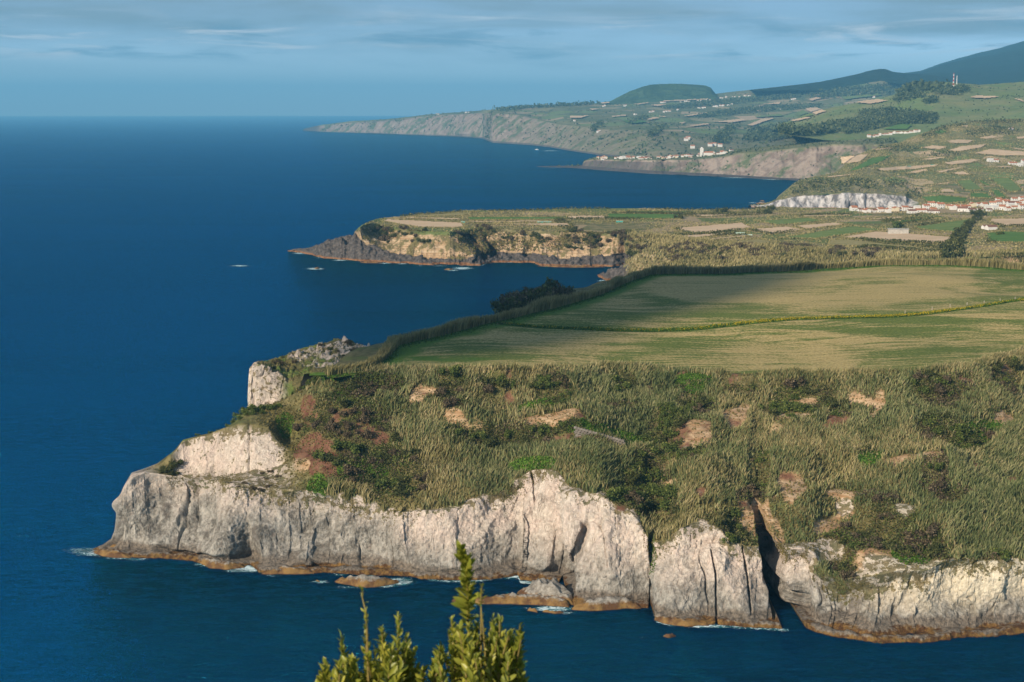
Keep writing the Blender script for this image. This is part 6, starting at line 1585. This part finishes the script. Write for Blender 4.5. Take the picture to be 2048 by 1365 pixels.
# a white speedboat drawing its wake far out
def boat():
    p = atz(1074, 300.5, 0)
    r = bpy.data.objects.new('motor_boat', None); COL.objects.link(r); r.location = p; r.rotation_euler = (0, 0, math.pi); r.scale = (1.6, 1.6, 1.6)
    r['label'] = 'small white motor boat drawing a wake off the far cliffs'; r['category'] = 'boat'
    V = [(-4, -1.3, .2), (3, -1.3, .3), (5, 0, .7), (3, 1.3, .3), (-4, 1.3, .2), (-4, -1.5, 1.3), (3, -1.5, 1.5), (5.6, 0, 1.9), (3, 1.5, 1.5), (-4, 1.5, 1.3)]
    link('hull', py_mesh('hull', V, [(0, 4, 3, 2, 1), (5, 6, 7, 8, 9), (0, 1, 6, 5), (1, 2, 7, 6), (2, 3, 8, 7), (3, 4, 9, 8), (4, 0, 5, 9)], 'white_wall'), r)
    link('cabin', py_mesh('cabin', [(-1, -1, 1.45), (2.2, -1, 1.6), (2.2, 1, 1.6), (-1, 1, 1.45), (-.8, -.9, 2.9), (1.2, -.9, 2.9), (1.2, .9, 2.9), (-.8, .9, 2.9)], BOX_F, 'white_wall'), r)
boat()
# ------------------------------------------------------------------ the viewpoint's own ground and the shrub in front of the camera
def viewpoint():
    xs = np.linspace(-60, 60, 60); ys = np.concatenate([np.linspace(-60, 0, 12), np.linspace(2, 8, 8), np.linspace(10, 215, 40)])
    X, Y = np.meshgrid(xs, ys)
    prof = np.interp(Y, [-60, 0, 3, 8, 20, 215], [149.2, 148.3, 147.6, 144.6, 136.5, -8])
    Z = prof - .02 * np.abs(X) + (.25 + .02 * np.clip(Y, 0, 100)) * fbm(X * .2, Y * .2, 0, 3, 6) - .2
    G = np.stack([X, Y, Z], -1); z = zeros(G)
    link('viewpoint_slope', mesh_np('viewpoint_slope', G.reshape(-1, 3), grid_faces(*G.shape[:2]), M['near'], True, dict(rock=z, soil=z, red=z, green=z + .4, tuft=z, cream=z)), kind='structure')
viewpoint()
def mk_leaf():
    b = NB('glossy_leaf'); oi = b.N('ShaderNodeObjectInfo').outputs['Random']; t = b.add(b.add(b.mul(oi, .55), b.mul(b.attr('tone'), .7)), .08)
    c = b.ramp(t, [(0.0, (0.055, 0.085, 0.012)), (.45, (0.19, 0.215, 0.030)), (1.0, (0.40, 0.375, 0.06))])
    tc = b.ramp(t, [(0.0, (0.09, 0.14, 0.01)), (1.0, (0.42, 0.42, 0.05))])
    b.leafy(c, .30, .38, .42, tc); M['leaf'] = b.m
    s = NB('green_stem'); s.bsdf((0.20, 0.155, 0.05), .6, None, .2); M['stem'] = s.m
mk_leaf()
def leaf_mesh(seed):
    g = np.random.default_rng(seed); prof = [(0, .06), (.22, .55), (.5, 1.0), (.78, .8), (1.0, .05)]
    V = []; curl = .10 + .12 * g.random()
    for t, w in prof:
        z = -curl * (t - .3) ** 2
        V += [(-w * .5, t, z + .11 * w), (0, t, z), (w * .5, t, z + .11 * w)]
    F = []
    for i in range(4):
        a = 3 * i; F += [(a, a + 1, a + 4, a + 3), (a + 1, a + 2, a + 5, a + 4)]
    V = np.array(V); V[:, 0] *= .37
    return V, np.array(F)
LEAVES = [leaf_mesh(i) for i in range(5)]
LEAF_ME = [mesh_np('leaf', v, f, M['leaf'], True, dict(tone=np.full(len(v), .35))) for v, f in LEAVES]
def tube(P, r0, r1, k=6):
    P = np.asarray(P, float); n = len(P); V = []
    for i in range(n):
        d = P[min(i + 1, n - 1)] - P[max(i - 1, 0)]; d /= np.linalg.norm(d); a = np.cross(d, [.3, .9, .1]); a /= np.linalg.norm(a); b = np.cross(d, a); r = r0 + (r1 - r0) * i / (n - 1)
        for j in range(k): t = 2 * math.pi * j / k; V.append(P[i] + r * (a * math.cos(t) + b * math.sin(t)))
    F = [(i * k + j, i * k + (j + 1) % k, (i + 1) * k + (j + 1) % k, (i + 1) * k + j) for i in range(n - 1) for j in range(k)]
    return np.array(V), np.array(F)
def basis(d, roll):
    d = d / np.linalg.norm(d); s = np.cross(d, [0, 0, 1.0]); s /= np.linalg.norm(s) + 1e-9; u = np.cross(s, d)
    c, q = math.cos(roll), math.sin(roll)
    return np.stack([s * c + u * q, d, -s * q + u * c], 1)      # columns: x, y(length), z
from mathutils import Matrix
def shrub(label, base, sprigs, budget):
    g = np.random.default_rng(99 + len(sprigs))
    root = bpy.data.objects.new('shrub', None); COL.objects.link(root); root.location = base
    root['label'] = label; root['category'] = 'shrub'
    base = np.array(base); extraV, extraF, extraT, eo = [], [], [], 0
    made = 0
    for (tx, ty, bx, by, Y, dens, tone0, ll, own) in sprigs:
        tip = aty(tx, ty, Y); foot = aty(bx, by, Y + .1 * g.normal())
        low = foot * .25 + base * .75; low[2] = max(base[2], foot[2] - 1.0)
        mid = (tip + foot) / 2 + g.normal(size=3) * .02
        ctrl = dense(np.array([base + g.normal(size=3) * [.08, .08, 0], low * .5 + foot * .5, foot, mid, tip]), 26)
        v, f = tube(ctrl - base, .009, .0028)
        br = link('branch', mesh_np('branch', v, f, M['stem'], True), root)
        L = np.linalg.norm(tip - foot); nl = int(L * dens)
        axis = (tip - foot) / L
        for i in range(nl):
            t = (i + g.random()) / nl; t = t ** .85
            p = foot * (1 - t) + tip * t; k = 4 * t * (1 - t); p = p + (mid - (foot + tip) / 2) * k
            ang = i * 2.4 + g.normal() * .4
            s1 = np.cross(axis, [0, 1, 0]); s1 /= np.linalg.norm(s1); s2 = np.cross(axis, s1)
            out = s1 * math.cos(ang) + s2 * math.sin(ang)
            d = axis * (.75 + .5 * t + .25 * g.normal()) + out * (.95 - .45 * t)
            ln = ll * 1.12 * (.5 + .65 * g.random()) * (1 - .35 * t ** 3)
            B = basis(d, g.normal() * .7); k5 = int(g.integers(0, 5))
            if own and made < budget:
                o = link('leaf', LEAF_ME[k5], br); made += 1
                m = Matrix(((B[0, 0] * ln, B[0, 1] * ln, B[0, 2] * ln, p[0] - base[0]), (B[1, 0] * ln, B[1, 1] * ln, B[1, 2] * ln, p[1] - base[1]), (B[2, 0] * ln, B[2, 1] * ln, B[2, 2] * ln, p[2] - base[2]), (0, 0, 0, 1)))
                o.matrix_basis = m
            else:
                v, f = LEAVES[k5]; extraV.append((v * ln) @ B.T + p - base); extraF.append(f + eo); eo += len(v)
                extraT.append(np.full(len(v), np.clip(tone0 + .3 * g.normal(), 0, 1)))
    if extraV:
        fo = link('foliage', mesh_np('foliage', np.concatenate(extraV), np.concatenate(extraF), M['leaf'], True, dict(tone=np.concatenate(extraT))), root); fo['kind'] = 'stuff'
def shrubs_front():
    g = np.random.default_rng(5)
    Y = 5.9
    # tip x, tip y, foot x, foot y, distance, leaves per metre, tone, leaf length, leaves as parts
    R = [(923,1102,936,1255,Y,250,.35,.076,True),(936,1250,945,1420,Y,70,.5,.055,True),(964,1172,962,1215,Y-.05,150,.75,.034,True),(962,1212,965,1400,Y-.05,34,.7,.03,True),(985,1238,968,1420,Y,120,.9,.036,True),(1040,1252,1018,1420,Y+.1,150,.3,.055,True),(903,1242,905,1420,Y-.1,170,.85,.042,True)]
    for i in range(58):
        tx = g.uniform(872, 1052); ty = np.interp(tx, [870, 900, 950, 1000, 1055], [1310, 1246, 1254, 1242, 1288]) + abs(g.normal()) * 40
        R.append((tx, ty, tx + g.normal() * 14 + (960 - tx) * .12, ty + 150, Y + g.normal() * .16, 165, float(g.uniform(.2, .95)), float(g.uniform(.042, .062)), False))
    L = [(726,1180,733,1230,Y,60,.8,.03,True),(732,1225,742,1420,Y,95,.4,.046,True),(797,1232,800,1420,Y,130,.3,.050,True),(682,1278,690,1430,Y,140,.25,.060,True),(765,1262,772,1430,Y,130,.4,.060,True),(649,1325,660,1450,Y,120,.4,.058,True),(812,1275,806,1430,Y+.1,120,.35,.055,True)]
    for i in range(42):
        tx = g.uniform(640, 850); ty = np.interp(tx, [640, 690, 740, 800, 830, 855], [1335, 1298, 1298, 1284, 1314, 1340]) + abs(g.normal()) * 38
        L.append((tx, ty, tx + g.normal() * 14 + (745 - tx) * .1, ty + 140, Y + g.normal() * .16, 150, float(g.uniform(.15, .8)), float(g.uniform(.050, .072)), False))
    b1 = aty(965, 1560, Y); b2 = aty(745, 1560, Y)
    shrub('leafy yellow-green shrub with one tall leafy shoot in front of the water', b1, R, 160)
    shrub('darker leafy shrub with a thin bare-stemmed shoot beside the yellow-green one', b2, L, 140)
shrubs_front()
# ------------------------------------------------------------------ haze: one even box of pale air round everything
def make_haze():
    b = NB('haze_air'); v = b.N('ShaderNodeVolumePrincipled')
    v.inputs['Color'].default_value = (0.21, 0.62, 1.0, 1)
    v.inputs['Density'].default_value = 6.2e-5
    v.inputs['Anisotropy'].default_value = 0.0
    b.put(b.out.inputs['Volume'], v.outputs[0])
    a, z0, z1 = 46500.0, -12.0, 965.0
    V = [(x, y, z) for z in (z0, z1) for y in (-a, a) for x in (-a, a)]
    F = [(0, 2, 3, 1), (4, 5, 7, 6), (0, 1, 5, 4), (2, 6, 7, 3), (0, 4, 6, 2), (1, 3, 7, 5)]
    link('haze', mesh_np('haze', V, np.array(F), b.m), kind='stuff')
make_haze()

def make_cloud():
    """a low cloud off to the side that shades part of the field"""
    c = np.array([42.0, 705.0, FIELD_Z]); d = np.array(SUN_DIR[:]); c = c + d * ((1850 - FIELD_Z) / d[2])
    n, m = 48, 24; V = []
    for i in range(m + 1):
        for j in range(n):
            t, f = 2 * math.pi * j / n, math.pi * i / m
            p = np.array([math.sin(f) * math.cos(t), math.sin(f) * math.sin(t), math.cos(f)])
            k = 1 + .35 * float(fbm(p[0] * 1.7, p[1] * 1.7, p[2] * 1.7, 4, 8))
            q = p * k * np.array([66, 190, 20]); a = -.62; V.append(c + np.array([q[0] * math.cos(a) - q[1] * math.sin(a), q[0] * math.sin(a) + q[1] * math.cos(a), q[2]]))
    F = [(i * n + j, i * n + (j + 1) % n, (i + 1) * n + (j + 1) % n, (i + 1) * n + j) for i in range(m) for j in range(n)]
    b = NB('cloud_vapour'); v = b.N('ShaderNodeVolumePrincipled'); v.inputs['Color'].default_value = (.95, .96, .97, 1); v.inputs['Density'].default_value = .026
    b.put(b.out.inputs['Volume'], v.outputs[0])
    link('cloud', mesh_np('cloud', np.array(V), np.array(F), b.m, True), kind='stuff')
make_cloud()
